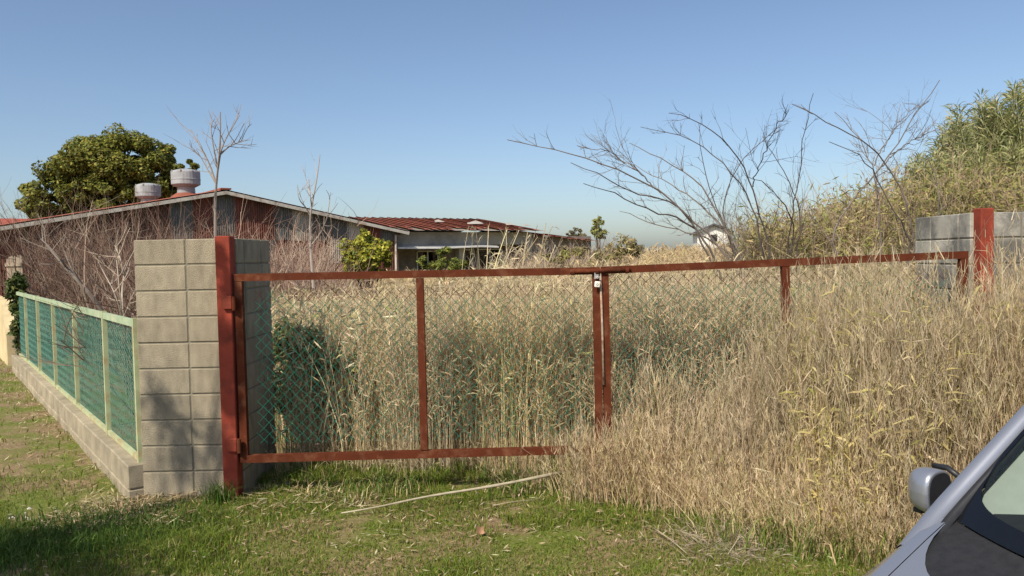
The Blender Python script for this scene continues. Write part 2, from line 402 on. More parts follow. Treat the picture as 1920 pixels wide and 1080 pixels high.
for i in range(len(xs) - 1):
    x0, x1 = xs[i], xs[i + 1] - .012; q = rr.uniform(-.03, .03) - .035 * i
    mb = MB(); mb.add([(x0, -.2, 2.95 + q), (x0 + .05, -.2, 2.9 + q), (x1, -.2, 2.9 + q), (x0, 4, 3.45 + q), (x0 + .05, 4, 3.4 + q), (x1, 4, 3.4 + q), (x0, 7, 2.9 + q), (x1, 7, 2.9 + q)], [(0, 1, 4, 3), (1, 2, 5, 4), (3, 5, 7, 6)]); mb.build('annex_roof_sheet', m_roof, block)

# neighbouring red roof at the far left
p = at(40, 420, 52); nb_ = empty('red_roofed_outbuilding', (p[0], p[1], 0), ANG)
tag(nb_, 'outbuilding with faded red metal roof at the left edge behind the shed', 'building')
zt = at(40, 404, 52)[2]; ze = zt - 1.25
mb = MB(); mb.box((-8, 0, -.3), (3, 8, ze - .02)); mb.build('wall', m_plaster, nb_)
mb = MB(); mb.add([(-8.5, -.6, ze), (3.3, -.6, ze), (3.3, 4, zt), (-8.5, 4, zt), (-8.5, 8.6, ze), (3.3, 8.6, ze)], [(0, 1, 2, 3), (3, 2, 5, 4)]); mb.build('roof', mat('faded_red_roof', (.36, .09, .06), .8, .25, 1.5, color2=(.2, .07, .05), c2amt=.6), nb_)
for a in np.arange(-8.2, 3.2, .9):
    mb = MB(); mb.beam((a, -.6, ze + .03), (a, 4, zt + .03), .06, .05); mb.build('roof_rib', m_roof, nb_)

# small white house beyond the field
p = at(1338, 425, 70); hs = empty('white_house', (p[0], p[1], 0), math.radians(-10))
tag(hs, 'small white gabled house with dark roof seen through bare branches', 'house')
zr = at(1338, 423, 70)[2]; zev = zr - .62; hw = 1.45
mb = MB(); mb.add([(-hw, 0, 0), (hw, 0, 0), (hw, 0, zev), (0, 0, zr), (-hw, 0, zev), (-hw, 7, 0), (hw, 7, 0), (hw, 7, zev), (0, 7, zr), (-hw, 7, zev)], [(0, 1, 2, 3, 4), (9, 8, 7, 6, 5), (0, 4, 9, 5), (1, 6, 7, 2)]); mb.build('wall', m_white, hs)
for sx in (-1, 1):
    mb = MB(); k = .62 / hw; e = hw + .3
    mb.add([(0, -.4, zr + .04), (sx * e, -.4, zr - k * e + .04), (sx * e, 7.3, zr - k * e + .04), (0, 7.3, zr + .04), (0, -.4, zr + .2), (sx * e, -.4, zr - k * e + .2), (sx * e, 7.3, zr - k * e + .2), (0, 7.3, zr + .2)], [(0, 1, 2, 3), (4, 5, 6, 7), (0, 1, 5, 4), (1, 2, 6, 5)])
    mb.build('roof', mat('slate_roof', (.07, .07, .08), .7, .2, 2), hs)
mb = MB(); mb.box((-.3, -.04, zev - .8), (.3, -.005, zev - .2)); mb.build('window', m_dark, hs)

# ------------------------------------------------------------------ block pillars and gate posts
BL, BH = .39, .19
mb = MB(); mb.box((0, 0, 0), (BL, .15, BH), .006); me_full = mb.mesh('block'); me_full.materials.append(m_block)
me_full_g = me_full.copy(); me_full_g.materials.clear(); me_full_g.materials.append(m_block_grey)
mb = MB(); mb.box((0, 0, 0), (.24, .15, BH), .006); me_half = mb.mesh('block_half'); me_half.materials.append(m_block)
me_half_g = me_half.copy(); me_half_g.materials.clear(); me_half_g.materials.append(m_block_grey)
rj = random.Random(5)
def put_block(me, parent, x, y, z, rz=0.):
    o = bpy.data.objects.new('block', me); COL.objects.link(o); o.parent = parent
    o.location = (x + rj.uniform(-.001, .001), y + rj.uniform(-.0015, .0015), z); o.rotation_euler = (0, 0, rz + rj.uniform(-.002, .002)); return o

YF = 5.93                                                    # front face of the walls
XL1 = -2.10; XL0 = XL1 - .79
pl = empty('block_pillar', (0, 0, 0)); tag(pl, 'tan concrete block pillar beside the green lane fence', 'pillar')
for c in range(-1, 10):
    z = -.005 + c * .2
    put_block(me_full, pl, XL0, YF, z); put_block(me_full, pl, XL0 + .40, YF, z)
    put_block(me_full, pl, XL1, YF + .165, z, math.pi / 2)
    put_block(me_half, pl, XL1, YF + .165 + .40, z, math.pi / 2)
mb = MB(); mb.box((XL0 + .008, YF + .008, -.25), (XL1 - .008, YF + .142, 1.985)); mb.box((XL1 - .142, YF + .1425, -.25), (XL1 - .008, YF + .79, 1.985)); mb.build('mortar_core', m_mortar, pl)

XR0 = 3.50; ZT = .07
pr = empty('block_wall', (0, 0, 0)); tag(pr, 'grey stained block wall by the right hand red post', 'wall')
for c in range(-1, 10):
    z = ZT + c * .2
    for i in range(6): put_block(me_full_g, pr, XR0 + .005 + .40 * i, YF - .02, z)
    put_block(me_full_g, pr, XR0 + .155, YF + .145, z, math.pi / 2); put_block(me_half_g, pr, XR0 + .155, YF + .545, z, math.pi / 2)
mb = MB(); mb.box((XR0 + .012, YF - .012, -.2), (XR0 + 2.39, YF + .122, ZT + 1.98)); mb.box((XR0 + .013, YF + .1225, -.2), (XR0 + .147, YF + .77, ZT + 1.98)); mb.build('mortar_core', m_mortar, pr)

def gate_post(x0, x1, zt, label, hx):
    o = empty('gate_post', ((x0 + x1) / 2, YF - .06, 0)); tag(o, label, 'post')
    mb = MB(); mb.box((x0 - o.location.x, -.055, -.3), (x1 - o.location.x, .053, zt), .006); mb.build('post_tube', m_red_post, o)
    for z in (1.50, .42):
        mb = MB(); mb.box((hx - .035, -.085, z - .05), (hx + .035, -.0552, z + .05), .004); h = mb.build('hinge_bracket', m_red_post, o)
        mb = MB(); mb.tube([(hx + .05 * (1 if hx > 0 else -1), -.075, z - .06), (hx + .05 * (1 if hx > 0 else -1), -.075, z + .045)], .016, 10); mb.build('hinge_pin', m_red, h)
    return o
gate_post(XL1 - .125, XL1 - .012, 2.0, 'red painted steel gate post on the tan block pillar', .03)
gate_post(XR0 + .03, XR0 + .128, ZT + 2.02, 'red painted steel gate post on the grey block wall', -.03)

# ------------------------------------------------------------------ gates
YG = 5.86; TB = .055
def pz(px, py): q = at(px, py, YG); return np.array([q[0], YG, q[2]])
def wire_panel(x0, x1, z0f, z1f, dx, dz, r, col, col_top, top_h, y=0., sides=4, jag=0.0, cut_left=None, right_paint=None, seed=0):
    """woven diamond mesh between x0..x1 and the heights z0f(x)..z1f(x), as one mesh of straight wires"""
    mb = MB(); rg = random.Random(seed); zlo = min(z0f(x0), z0f(x1)); zhi = max(z1f(x0), z1f(x1)); Hh = zhi - zlo; sl = dz / dx
    for sgn in (1, -1):
        c0 = x0 - Hh / sl - dx; n = int((x1 - x0 + 2 * Hh / sl) / dx) + 4
        for i in range(n):
            xb = c0 + i * dx
            xs = np.linspace(xb, xb + Hh / sl, 2 + int(Hh / dz))      # one point for each crossing
            P = np.stack([xs, np.full_like(xs, y + sgn * .0035), zlo + (xs - xb) * sl], -1)
            if sgn < 0: P[:, 2] = zhi - (xs - xb) * sl
            m = np.array([(p[0] >= x0) and (p[0] <= x1) and z0f(p[0]) <= p[2] <= z1f(p[0]) for p in P])
            k = np.where(m)[0]
            if len(k) < 2: continue
            P = P[k[0]:k[-1] + 1]
            # bow of the woven wire and a little slack
            P[:, 1] += np.where(np.arange(len(P)) % 2, .003, -.003); P[:, 0] += .004 * np.sin(P[:, 2] * 5 + i); P[:, 2] += .003 * np.sin(P[:, 0] * 7 + i)
            cut = [q for q in range(len(P)) if z1f(P[q, 0]) - P[q, 2] < top_h] if top_h else []
            if cut and len(P) > 1:
                a, b = min(cut), max(cut)
                if a == 0: segs = [(P[:b + 2], col_top), (P[b + 1:], col)]
                else: segs = [(P[:a], col), (P[max(a - 1, 0):], col_top)]
            else: segs = [(P, col)]
            for S, cc in segs:
                if len(S) >= 2: mb.tube(S, r, sides, True, tint=np.asarray(cc) * rg.uniform(.85, 1.15))
    return mb
GREEN = (.012, .15, .10); PAINTED = (.085, .03, .018)

def gate_leaf(label, tl, tr, bl, br, stile_px, mid_px, mesh_from, seed):
    """tl.. are centre-line corners in the gate plane"""
    o = empty('gate_leaf', (tl[0], YG, bl[2] - .2)); tag(o, label, 'gate', 'pair of red gate leaves'); L0 = np.array(o.location)
    q = lambda p: np.asarray(p) - L0
    top = lambda x: tl[2] + (tr[2] - tl[2]) * (x - tl[0]) / (tr[0] - tl[0]); bot = lambda x: bl[2] + (br[2] - bl[2]) * (x - bl[0]) / (br[0] - bl[0])
    mb = MB(); mb.beam(q(tl), q(tr), TB, TB); mb.build('top_rail', m_red, o)
    mb = MB(); mb.beam(q(bl), q(br), TB, TB); mb.build('bottom_rail', m_red, o)
    for (p0, p1, nm) in ((tl, bl, 'stile'), (tr, br, 'stile'), mid_px):
        d = (np.asarray(p1) - p0); d = d / np.linalg.norm(d) * (TB / 2 + .0008)
        off = TB / 2 - .0005 if nm == 'stile' and p0 is tl else (-TB / 2 + .0005 if nm == 'stile' else 0)
        v = np.array([off, .0015, 0]); mb = MB(); mb.beam(q(p0 + d + v), q(p1 - d + v), TB, TB - .004, up=(0, 1, 0)); mb.build(nm, m_red, o)
    x0, x1 = mesh_from; zt = lambda x: top(x) - TB / 2 + .004; zb = lambda x: bot(x) + TB / 2 - .004
    mb = wire_panel(x0, x1, zb, zt, .083, .0855, .0017, GREEN, PAINTED, .085, y=YG + .022, seed=seed)
    w = mb.build('wire_mesh', m_wire, o, tint=True); w.location = -L0; w['kind'] = 'stuff'
    return o
tl, tr = pz(441, 520.5), pz(1124, 507.5); bl, br = pz(453, 860), pz(1131, 842)
ml = (pz(787, 514.5), pz(796, 849), 'middle_stile')
left_leaf = gate_leaf('left red gate leaf with green diamond mesh next to the tan pillar', tl, tr, bl, br, None, ml, (pz(473, 600)[0], tr[0] - TB), 1)
tl2, tr2 = pz(1127, 507), pz(1812, 477.5); bl2, br2 = pz(1134, 842), pz(1800, 812)
mr_ = (pz(1471.5, 491), pz(1480, 826), 'middle_stile')
right_leaf = gate_leaf('right red gate leaf half buried in the tall dead grass', tl2, tr2, bl2, br2, None, mr_, (tl2[0] + TB, tr2[0] - TB), 2)
# sliding bolt, drop rod on the left leaf; padlock hangs from the hasp
Lr = np.array(left_leaf.location)
a, b = pz(1068, 509), pz(1180, 505.5); fr = np.array([0, -.040, 0])
mb = MB(); mb.tube([a + fr - Lr, b + fr - Lr], .0165, 12); bolt = mb.build('sliding_bolt', m_red, left_leaf, True)
for px, py in ((1073, 510), (1118, 508), (1174, 507)):
    c = pz(px, py) + fr - Lr; mb = MB(); mb.tube([c - (.012, 0, 0), c + (.012, 0, 0)], .024, 10); mb.build('bolt_collar', m_red, bolt)
c = pz(1117, 515) + np.array([0, -.045, 0]) - Lr; mb = MB(); mb.box(c - (.016, .004, .03), c + (.016, .004, .02)); mb.build('hasp', m_steel, bolt)
mb = MB(); p0 = pz(1124.5, 511) + (0, -.034, 0) - Lr; p1 = pz(1131, 720) + (0, -.034, 0) - Lr
mb.tube([p0, lerp(p0, p1, .5) + (.003, 0, 0), p1], .0085, 8); mb.build('drop_rod', mat('rusted_rod', (.40, .30, .22), .7, .3, 30, color2=(.22, .09, .05), c2amt=.9, c2scale=18), left_leaf, True)
c = pz(1118.5, 531) + np.array([0, -.062, 0])
lock = empty('padlock', c); tag(lock, 'small bright padlock hanging at the meeting of the gate leaves', 'padlock')
m_lock = mat('padlock_body', (.86, .82, .72), .35, .06, 30, metallic=.15, spec=.6)
mb = MB(); mb.box((-.021, -.011, -.030), (.021, .011, .016), .006); body = mb.build('lock_body', m_lock, lock)
mb = MB(); mb.tube([(.0075 * math.cos(t), -.0121, -.008 + .0075 * math.sin(t)) for t in np.linspace(0, 2 * math.pi, 10)], .0015, 5); mb.build('keyhole', m_dark, body)
mb = MB(); mb.tube([(-.014, 0, .012), (-.014, 0, .034)] + [(.014 * math.cos(t), 0, .036 + .014 * math.sin(t)) for t in np.linspace(math.pi, 0, 9)] + [(.014, 0, .034), (.014, 0, .012)], .0038, 8); mb.build('shackle', m_steel, lock, True)
lock.rotation_euler = (0, math.radians(6), 0)

# ------------------------------------------------------------------ lane fence on its block base
FD = np.array([-.606, .795, 0]); FA = math.atan2(.795, -.606)
F0 = np.array([at(261, 700, 5.98)[0], 5.98, 0])
FL = 9.6
base = empty('fence_base_wall', F0, FA); tag(base, 'low two course block wall carrying the green lane fence', 'wall')
mb = MB(); mb.box((0, 0, 0), (.39, .155, .185), .008); me_b = mb.mesh('base_block'); me_b.materials.append(m_base)
i = 0
while i * .4 < FL:
    for c, z in ((0, -.12), (1, .075)):
        o = bpy.data.objects.new('block', me_b); COL.objects.link(o); o.parent = base
        o.location = (i * .4 - .05 + rj.uniform(-.002, .002), -.035 + rj.uniform(-.004, .004), z + rj.uniform(-.002, .002))
    i += 1
mb = MB(); mb.box((-.045, -.02, -.2), (i * .4 - .07, .10, .252)); mb.build('mortar_core', m_mortar, base)
fence = empty('mesh_fence', F0, FA); tag(fence, 'pale green mesh fence running along the lane', 'fence')
ZB, ZTP = .285, 1.365
posts = [0.0, 1.28, 3.02, 4.72, 6.38, 8.0, 9.5]
for k, t in enumerate(posts):
    mb = MB(); mb.beam((t, .015, .20), (t, .015, ZTP + .02), .045, .04, up=(0, 1, 0)); po = mb.build('fence_post', m_fence, fence)
    mb = MB(); mb.lathe([(.0, .006), (.007, .005), (.008, 0)], (0, 0, 0), 8); c_ = mb.build('bolt', m_steel, po); c_.rotation_euler = (-math.pi / 2 + math.pi, 0, 0); c_.location = (t, .0365, ZTP - .04)
for k in range(len(posts) - 1):
    t0, t1 = posts[k] + .0235, posts[k + 1] - .0235
    mb = MB(); mb.beam((t0, .015, ZTP - .02), (t1, .015, ZTP - .02), .034, .055); mb.build('top_rail', m_fence_rail, fence)
    mb = MB(); mb.beam((t0, .015, ZB), (t1, .015, ZB), .034, .035); mb.build('bottom_rail', m_fence, fence)
    mb = wire_panel(t0, t1, lambda x: ZB + .01, lambda x: ZTP - .04, .050, .046, .0019, (.16, .35, .265), (.16, .35, .265), 0, y=.0, sides=3, seed=k)
    mb.build('wire_mesh', m_wire, fence, tint=True)['kind'] = 'stuff'
# what follows along the lane
p = F0 + FD * 10.4
cw = empty('cream_wall', p, FA); tag(cw, 'cream rendered low wall at the far end of the lane fence', 'wall')
m_cream = mat('cream_render', (.62, .50, .29), .9, .15, 3, 0, 60, (.4, .32, .2), .5, 2)
mb = MB(); mb.add([(0, -.1, -.1), (9, -.1, -.1), (9, -.1, 1.15), (.9, -.1, 1.15), (0, -.1, .55), (0, .12, -.1), (9, .12, -.1), (9, .12, 1.15), (.9, .12, 1.15), (0, .12, .55)], [(0, 1, 2, 3, 4), (9, 8, 7, 6, 5), (2, 7, 8, 3), (3, 8, 9, 4), (0, 4, 9, 5)]); mb.build('wall_panel', m_cream, cw)
sf = empty('slat_fence', p + FD * .9 + np.array([.12, .2, 0]), FA); tag(sf, 'weathered slatted fence above the cream wall', 'fence')
m_slat = mat('weathered_slat', (.34, .27, .20), .9, .3, 8, rand=.2)
mb0 = MB(); mb0.box((0, 0, 0), (.09, .02, 1.0)); me_s = mb0.mesh('slat'); me_s.materials.append(m_slat)
for k in range(24):
    o = bpy.data.objects.new('slat', me_s); COL.objects.link(o); o.parent = sf; o.location = (k * .14, -.05, 1.0 + rj.uniform(-.02, .05)); o.rotation_euler = (0, rj.uniform(-.02, .02), 0)
for z in (1.2, 1.85):
    mb = MB(); mb.beam((-.05, -.015, z), (3.4, -.015, z), .03, .07); mb.build('fence_rail', m_slat, sf)

# ------------------------------------------------------------------ vegetation tools
m_straw = leaf_mat('straw', .34)
m_leaf = leaf_mat('leaf', .30, .55)
m_bark = leaf_mat('bark', 0.0, .9)

def unit(a): return a / (np.linalg.norm(a, axis=-1, keepdims=True) + 1e-9)

def ribbons(P, W, A, tint):
    """P (n,k,3) centre lines, W (n,k) widths, A (n,3) side vectors -> V, Q, tint"""
    n, k = P.shape[:2]; S = A[:, None, :] * W[..., None] * .5
    V = np.stack([P - S, P + S], 2).reshape(-1, 3)
    b = (np.arange(n) * k * 2)[:, None]; s = np.arange(k - 1) * 2
    Q = np.stack([b + s, b + s + 1, b + s + 3, b + s + 2], -1).reshape(-1, 4)
    return V, Q, np.repeat(tint, k * 2, axis=0)

class Veg:
    def __init__(s): s.V = []; s.Q = []; s.T = []; s.n = 0
    def add(s, V, Q, T): s.V.append(V); s.Q.append(Q + s.n); s.T.append(T); s.n += len(V)
    def build(s, name, material, parent=None):
        return link(name, np_mesh(name, np.concatenate(s.V), np.concatenate(s.Q), np.concatenate(s.T)), material, parent)

def palette(n, cols, wts, rg, jit=.15):
    cols = np.array(cols); i = rg.choice(len(cols), n, p=np.array(wts) / sum(wts))
    return cols[i] * (1 + jit * rg.standard_normal((n, 1))).clip(.5, 1.6) * (1 + .04 * rg.standard_normal((n, 3)))

STRAW = [(.60, .46, .25), (.52, .39, .21), (.40, .29, .17), (.68, .56, .33), (.46, .42, .15), (.30, .31, .10)]
SW = [.28, .26, .20, .13, .08, .05]

def reeds(veg, x, y, h, rg, leaves=5, segs=3, width=.0045, lean=(0, 0), lean_r=.16, leaf_len=(.10, .26), leaf_w=.008, cols=STRAW, wts=SW, leaf_from=.25, plume=0, z0=None, shade=None, up_r=(-.1, 1.6), droop_r=(.1, .8)):
    n = len(x); z = ground_z(x, y) if z0 is None else z0
    t = np.linspace(0, 1, segs + 1)
    L = rg.normal(0, lean_r, (n, 2)) + np.asarray(lean)
    B = np.stack([x, y, z - .03], -1)
    off = np.zeros((n, segs + 1, 3)); off[..., 2] = h[:, None] * t
    off[..., :2] = (L * h[:, None])[:, None, :] * (t ** 1.6)[None, :, None]
    off[:, 1:, :2] += rg.normal(0, .012, (n, segs, 2))
    P = B[:, None] + off
    a = rg.uniform(0, math.pi, n); A = np.stack([np.cos(a), np.sin(a) * .5, np.zeros(n)], -1); A = unit(A)
    W = width * rg.uniform(.6, 1.5, n)[:, None] * (1 - .6 * t)[None]
    c = palette(n, cols, wts, rg)
    c = c * (.86 + .46 * vnoise(x, y, .6, 91))[:, None]; gw = (.40 * smooth(.5, .85, vnoise(x, y, .8, 92)))[:, None]; c = c * (1 - gw) + gw * c.mean(1, keepdims=True) * np.array([1.17, 1.0, .76])
    veg.add(*ribbons(P, W, A, c))
    if leaves:
        m = n * leaves; i = np.repeat(np.arange(n), leaves); tt = rg.uniform(leaf_from, 1.0, m)
        k = np.minimum((tt * segs).astype(int), segs - 1); f = tt * segs - k
        S = P[i, k] * (1 - f)[:, None] + P[i, k + 1] * f[:, None]
        az = rg.uniform(0, 2 * math.pi, m); up = rg.uniform(*up_r, m)
        D = unit(np.stack([np.cos(az), np.sin(az), up], -1)); l = rg.uniform(*leaf_len, m) * (1.1 - .5 * tt) * np.clip(h[i], .35, 1.0)
        droop = rg.uniform(*droop_r, m)
        M1 = S + D * (l * .5)[:, None]; E = S + D * l[:, None] - np.stack([np.zeros(m), np.zeros(m), l * droop * .45], -1)
        side = unit(np.cross(D, rg.normal(0, 1, (m, 3))))
        w = leaf_w * rg.uniform(.5, 1.5, m)
        cl = palette(m, cols, wts, rg, .2) * .5 + c[i] * .5
        veg.add(*ribbons(np.stack([S, M1, E], 1), np.stack([w * .5, w, w * .12], 1), side, cl))
    if plume:
        m = n * plume; i = np.repeat(np.arange(n), plume); tt = rg.uniform(.8, 1.0, m)
        S = P[i, -2] * ((1 - tt) / .2 * .6)[:, None] + P[i, -1] * (1 - (1 - tt) / .2 * .6)[:, None]
        D = unit(rg.normal(0, .32, (m, 3)) + np.array([0, 0, 1.])); l = rg.uniform(.05, .13, m) * np.clip(h[i], .4, 1.0)
        side = unit(np.cross(D, rg.normal(0, 1, (m, 3)))); w = rg.uniform(.003, .006, m)
        cl = c[i] * .6 + .4 * np.array([.50, .43, .31]) * rg.uniform(.8, 1.2, (m, 1))
        veg.add(*ribbons(np.stack([S, S + D * l[:, None]], 1), np.stack([w, w * .4], 1), side, cl))

def scatter(n, x0, x1, y0, y1, rg, keep=None):
    x = rg.uniform(x0, x1, n); y = rg.uniform(y0, y1, n)
    if keep is not None:
        k = keep(x, y); x, y = x[k], y[k]
    return x, y

def blades(veg, x, y, h, rg, width, cols, wts, bend=.5, jit=.18):
    n = len(x); z = ground_z(x, y) - .005
    az = rg.uniform(0, 2 * math.pi, n); d = np.stack([np.cos(az), np.sin(az), np.zeros(n)], -1); b = rg.uniform(.1, bend, n)
    S = np.stack([x, y, z], -1); M1 = S + d * (h * b * .35)[:, None] + np.stack([np.zeros(n), np.zeros(n), h * .6], -1)
    E = S + d * (h * b * 1.3)[:, None] + np.stack([np.zeros(n), np.zeros(n), h * (1 - .35 * b)], -1)
    a2 = rg.uniform(0, math.pi, n); side = np.stack([np.cos(a2), np.sin(a2), np.zeros(n)], -1)
    w = width * rg.uniform(.6, 1.4, n)
    veg.add(*ribbons(np.stack([S, M1, E], 1), np.stack([w, w * .8, w * .15], 1), side, palette(n, cols, wts, rg, jit)))

def leaf_cloud(veg, C, N, rg, length, width, cols, wts, jit=.2, spread=.6, tone=None):
    """leaves at points C, facing roughly N"""
    n = len(C); nn = unit(N + rg.normal(0, spread, (n, 3))); t = unit(np.cross(nn, rg.normal(0, 1, (n, 3))))
    l = length * rg.uniform(.6, 1.4, n); w = width * rg.uniform(.7, 1.3, n); s = np.cross(nn, t)
    V = np.stack([C - t * l[:, None] * .5, C - s * w[:, None] * .5, C + t * l[:, None] * .5, C + s * w[:, None] * .5], 1).reshape(-1, 3)
    c = palette(n, cols, wts, rg, jit)
    if tone is not None: c = c * tone[:, None]
    veg.add(V, np.arange(n * 4).reshape(-1, 4), np.repeat(c, 4, axis=0))

def blob_points(centers, radii, n, rg, shell=.75):
    """points through ellipsoid clumps, denser near the surface, with outward normals"""
    i = rg.integers(0, len(centers), n); d = unit(rg.normal(0, 1, (n, 3))); r = np.maximum(rg.random(n) ** .33, rg.random(n) * shell + (1 - shell) * rg.random(n))
    return centers[i] + d * radii[i] * r[:, None], d, i

class Twigs:
    """tubes of branches batched into one mesh"""
    def __init__(s): s.mb = MB()
    def branch(s, pts, r0, r1, tint, sides=4): s.mb.tube(pts, np.linspace(r0, r1, len(pts)), sides, False, tint)
    def build(s, name, parent=None): return s.mb.build(name, m_bark, parent, tint=True)

def grow(tw, p, d, length, r, depth, rg, tint, curl=.25, up=.15, kids=(2, 4), spread=.7, sides=4, shrink=.62):
    n = 4 if depth > 0 else 3; pts = [np.array(p, float)]; d = np.array(d, float); d /= np.linalg.norm(d)
    for k in range(n):
        d = d + rg.normal(0, curl, 3) + np.array([0, 0, up]); d /= np.linalg.norm(d); pts.append(pts[-1] + d * length / n)
    tw.branch(pts, r, r * .55 if depth else r * .3, np.asarray(tint) * rg.uniform(.8, 1.2), sides)
    if depth > 0:
        for k in range(rg.integers(kids[0], kids[1] + 1)):
            t = rg.uniform(.3, 1.0) * n; i = min(int(t), n - 1); q = lerp(pts[i], pts[i + 1], t - i)
            dd = (pts[i + 1] - pts[i]); dd = dd / np.linalg.norm(dd) + rg.normal(0, spread, 3)
            grow(tw, q, dd, length * shrink * rg.uniform(.7, 1.2), r * .55, depth - 1, rg, tint, curl, up, kids, spread, 3, shrink)

def smooth_line(pts, n):
    P = np.asarray(pts, float); s = np.concatenate([[0], np.cumsum(np.linalg.norm(np.diff(P, axis=0), axis=1))]); t = np.linspace(0, s[-1], n)
    Q = np.stack([np.interp(t, s, P[:, k]) for k in range(3)], -1)
    for _ in range(2): Q[1:-1] = .25 * Q[:-2] + .5 * Q[1:-1] + .25 * Q[2:]
    return Q

# ------------------------------------------------------------------ tall dead grass
def front_edge(y): return np.interp(y, [3.0, 3.6, 4.2, 4.5, 4.9, 5.5, 5.9, 6.2, 6.35, 6.6], [3.6, 3.1, 2.25, 1.75, 1.42, 1.05, .30, -.15, -.8, -2.2])
CAR_PHI = math.radians(27); CAR_P = at(1763, 955, 2.8)
def car_keep(x, y):      # no grass inside the parked car
    cx = -(x - CAR_P[0]) * math.cos(CAR_PHI) - (y - CAR_P[1]) * math.sin(CAR_PHI); cy = (x - CAR_P[0]) * math.sin(CAR_PHI) - (y - CAR_P[1]) * math.cos(CAR_PHI) - .74
    return ~((np.abs(cy) < .98) & (cx > -3.0) & (cx < 1.2)) & (y > 3.4)
def front_h(x, y):
    h = np.interp(x, [0, .6, 1.0, 2.0, 3.0, 4.5], [.50, .66, .86, 1.06, 1.34, 1.55])
    e = x - front_edge(y); h = h * (.32 + .68 * smooth(-.1, .95, e)) * (.72 + .62 * vnoise(x, y, .75, 23))
    return h * np.interp(y, [3.4, 4.2, 5.0, 5.7], [.70, .80, .95, 1.06]) * (.85 + .35 * vnoise(x, y, .35, 21))

rg = np.random.default_rng(21)
v = Veg()
k1 = lambda x, y: (x > front_edge(y) - .12 * rg.random(len(x)) + .55 * (vnoise(x, y, .45, 27) - .5)) & (rg.random(len(x)) < .25 + .75 * smooth(-.1, .6, x - front_edge(y))) & car_keep(x, y)
x, y = scatter(43000, -.8, 5.2, 3.5, 5.98, rg, k1)
h = front_h(x, y) * np.where(rg.random(len(x)) < .06, rg.uniform(1.1, 1.4, len(x)), rg.uniform(.45, 1.12, len(x)))
e = np.clip(x - front_edge(y), 0, 1)
grey = [(.60, .475, .285), (.51, .395, .24), (.33, .24, .15), (.69, .58, .38), (.52, .455, .20), (.32, .33, .12)]
reeds(v, x, y, h, rg, leaves=4, width=.0036, lean_r=.085, leaf_len=(.08, .24), leaf_w=.0044, cols=grey, wts=[.30, .26, .22, .12, .07, .03], plume=5, up_r=(1.3, 5.0), droop_r=(0, .25), leaf_from=.15)
xb, yb = scatter(9000, -.3, 5.2, 3.7, 5.95, rg, k1); kb = rg.random(len(xb)) < .35; xb, yb = xb[kb], yb[kb]
reeds(v, xb, yb, front_h(xb, yb) * rg.uniform(.5, 1.05, len(xb)), rg, leaves=2, width=.0045, lean_r=.42, leaf_len=(.08, .2), leaf_w=.006, cols=grey, wts=[.3, .25, .25, .14, .04, .02], plume=2, up_r=(.2, 2))
xg, yg = scatter(2600, 1.8, 5.2, 4.4, 5.95, rg, lambda x, y: k1(x, y) & (vnoise(x, y, .55, 95) > .55))
reeds(v, xg, yg, front_h(xg, yg) * rg.uniform(.7, 1.15, len(xg)), rg, leaves=6, width=.004, lean_r=.12, leaf_len=(.1, .2), leaf_w=.011, cols=[(.52, .45, .16), (.42, .39, .12), (.58, .48, .22)], wts=[.4, .25, .35], leaf_from=.5, up_r=(-.2, 1.8))
xc, yc_ = scatter(2000, .05, 1.3, 5.45, 5.84, rg, lambda x, y: rg.random(len(x)) < smooth(.1, .9, x + .7 * (vnoise(x, y, .22, 61) - .5) + 1.2 * (y - 5.7)))
reeds(v, xc, yc_, rg.uniform(.16, .66, len(xc)) * (.72 + .3 * np.clip(xc, 0, 1)), rg, leaves=3, width=.0038, lean=(-.10, -.08), lean_r=.24, leaf_len=(.08, .22), leaf_w=.005, cols=grey, wts=[.32, .28, .2, .14, .04, .02], plume=3, up_r=(1, 4), droop_r=(0, .3))
def stray_leaves(n, keep, hf, x0, x1, y0, y1):
    x, y = scatter(n, x0, x1, y0, y1, rg, keep); m = len(x); P = np.stack([x, y, ground_z(x, y) + hf(x, y) * rg.uniform(.45, 1.0, m)], -1)
    leaf_cloud(v, P, rg.normal(0, 1, (m, 3)), rg, .12, .016, [(.60, .50, .30), (.50, .44, .19), (.66, .58, .40), (.36, .36, .12)], [.40, .15, .30, .15], .15, 1.0)
stray_leaves(1100, lambda x, y: (x > front_edge(y)) & car_keep(x, y), front_h, -.5, 5, 3.7, 5.95)
xe, ye = scatter(9000, -1.0, 4.5, 3.6, 6.5, rg, lambda x, y: (np.abs(x - front_edge(y) - .12) < .22) & car_keep(x, y))
reeds(v, xe, ye, front_h(xe, ye) * rg.uniform(.45, .95, len(xe)) + .12, rg, leaves=3, width=.004, lean=(-.34, -.10), lean_r=.2, leaf_len=(.08, .2), leaf_w=.005, cols=grey, wts=[.4, .28, .14, .12, .04, .02], plume=2, up_r=(.6, 3), droop_r=(0, .3))
xo, yo = scatter(5200, -.6, 3.6, 3.7, 5.8, rg, lambda x, y: car_keep(x, y) & (x < front_edge(y) + .25) & (rg.random(len(x)) < .55 * np.exp((x - front_edge(y)) / .22) * smooth(.35, .7, vnoise(x, y, .22, 66))))
reeds(v, xo, yo, rg.uniform(.08, .42, len(xo)), rg, leaves=2, width=.0038, lean=(-.25, -.1), lean_r=.5, leaf_len=(.1, .25), leaf_w=.005, cols=grey, wts=[.4, .25, .2, .1, .03, .02], plume=2, up_r=(.3, 3))
xm, ym = rg.normal(1.30, .16, 420), rg.normal(4.62, .12, 420)                  # flattened grey straw
reeds(v, xm, ym, rg.uniform(.03, .12, 420), rg, leaves=2, width=.004, lean_r=2.2, leaf_len=(.15, .4), leaf_w=.004, cols=[(.45, .38, .28), (.36, .30, .22)], wts=[.5, .5], up_r=(-.1, .3))
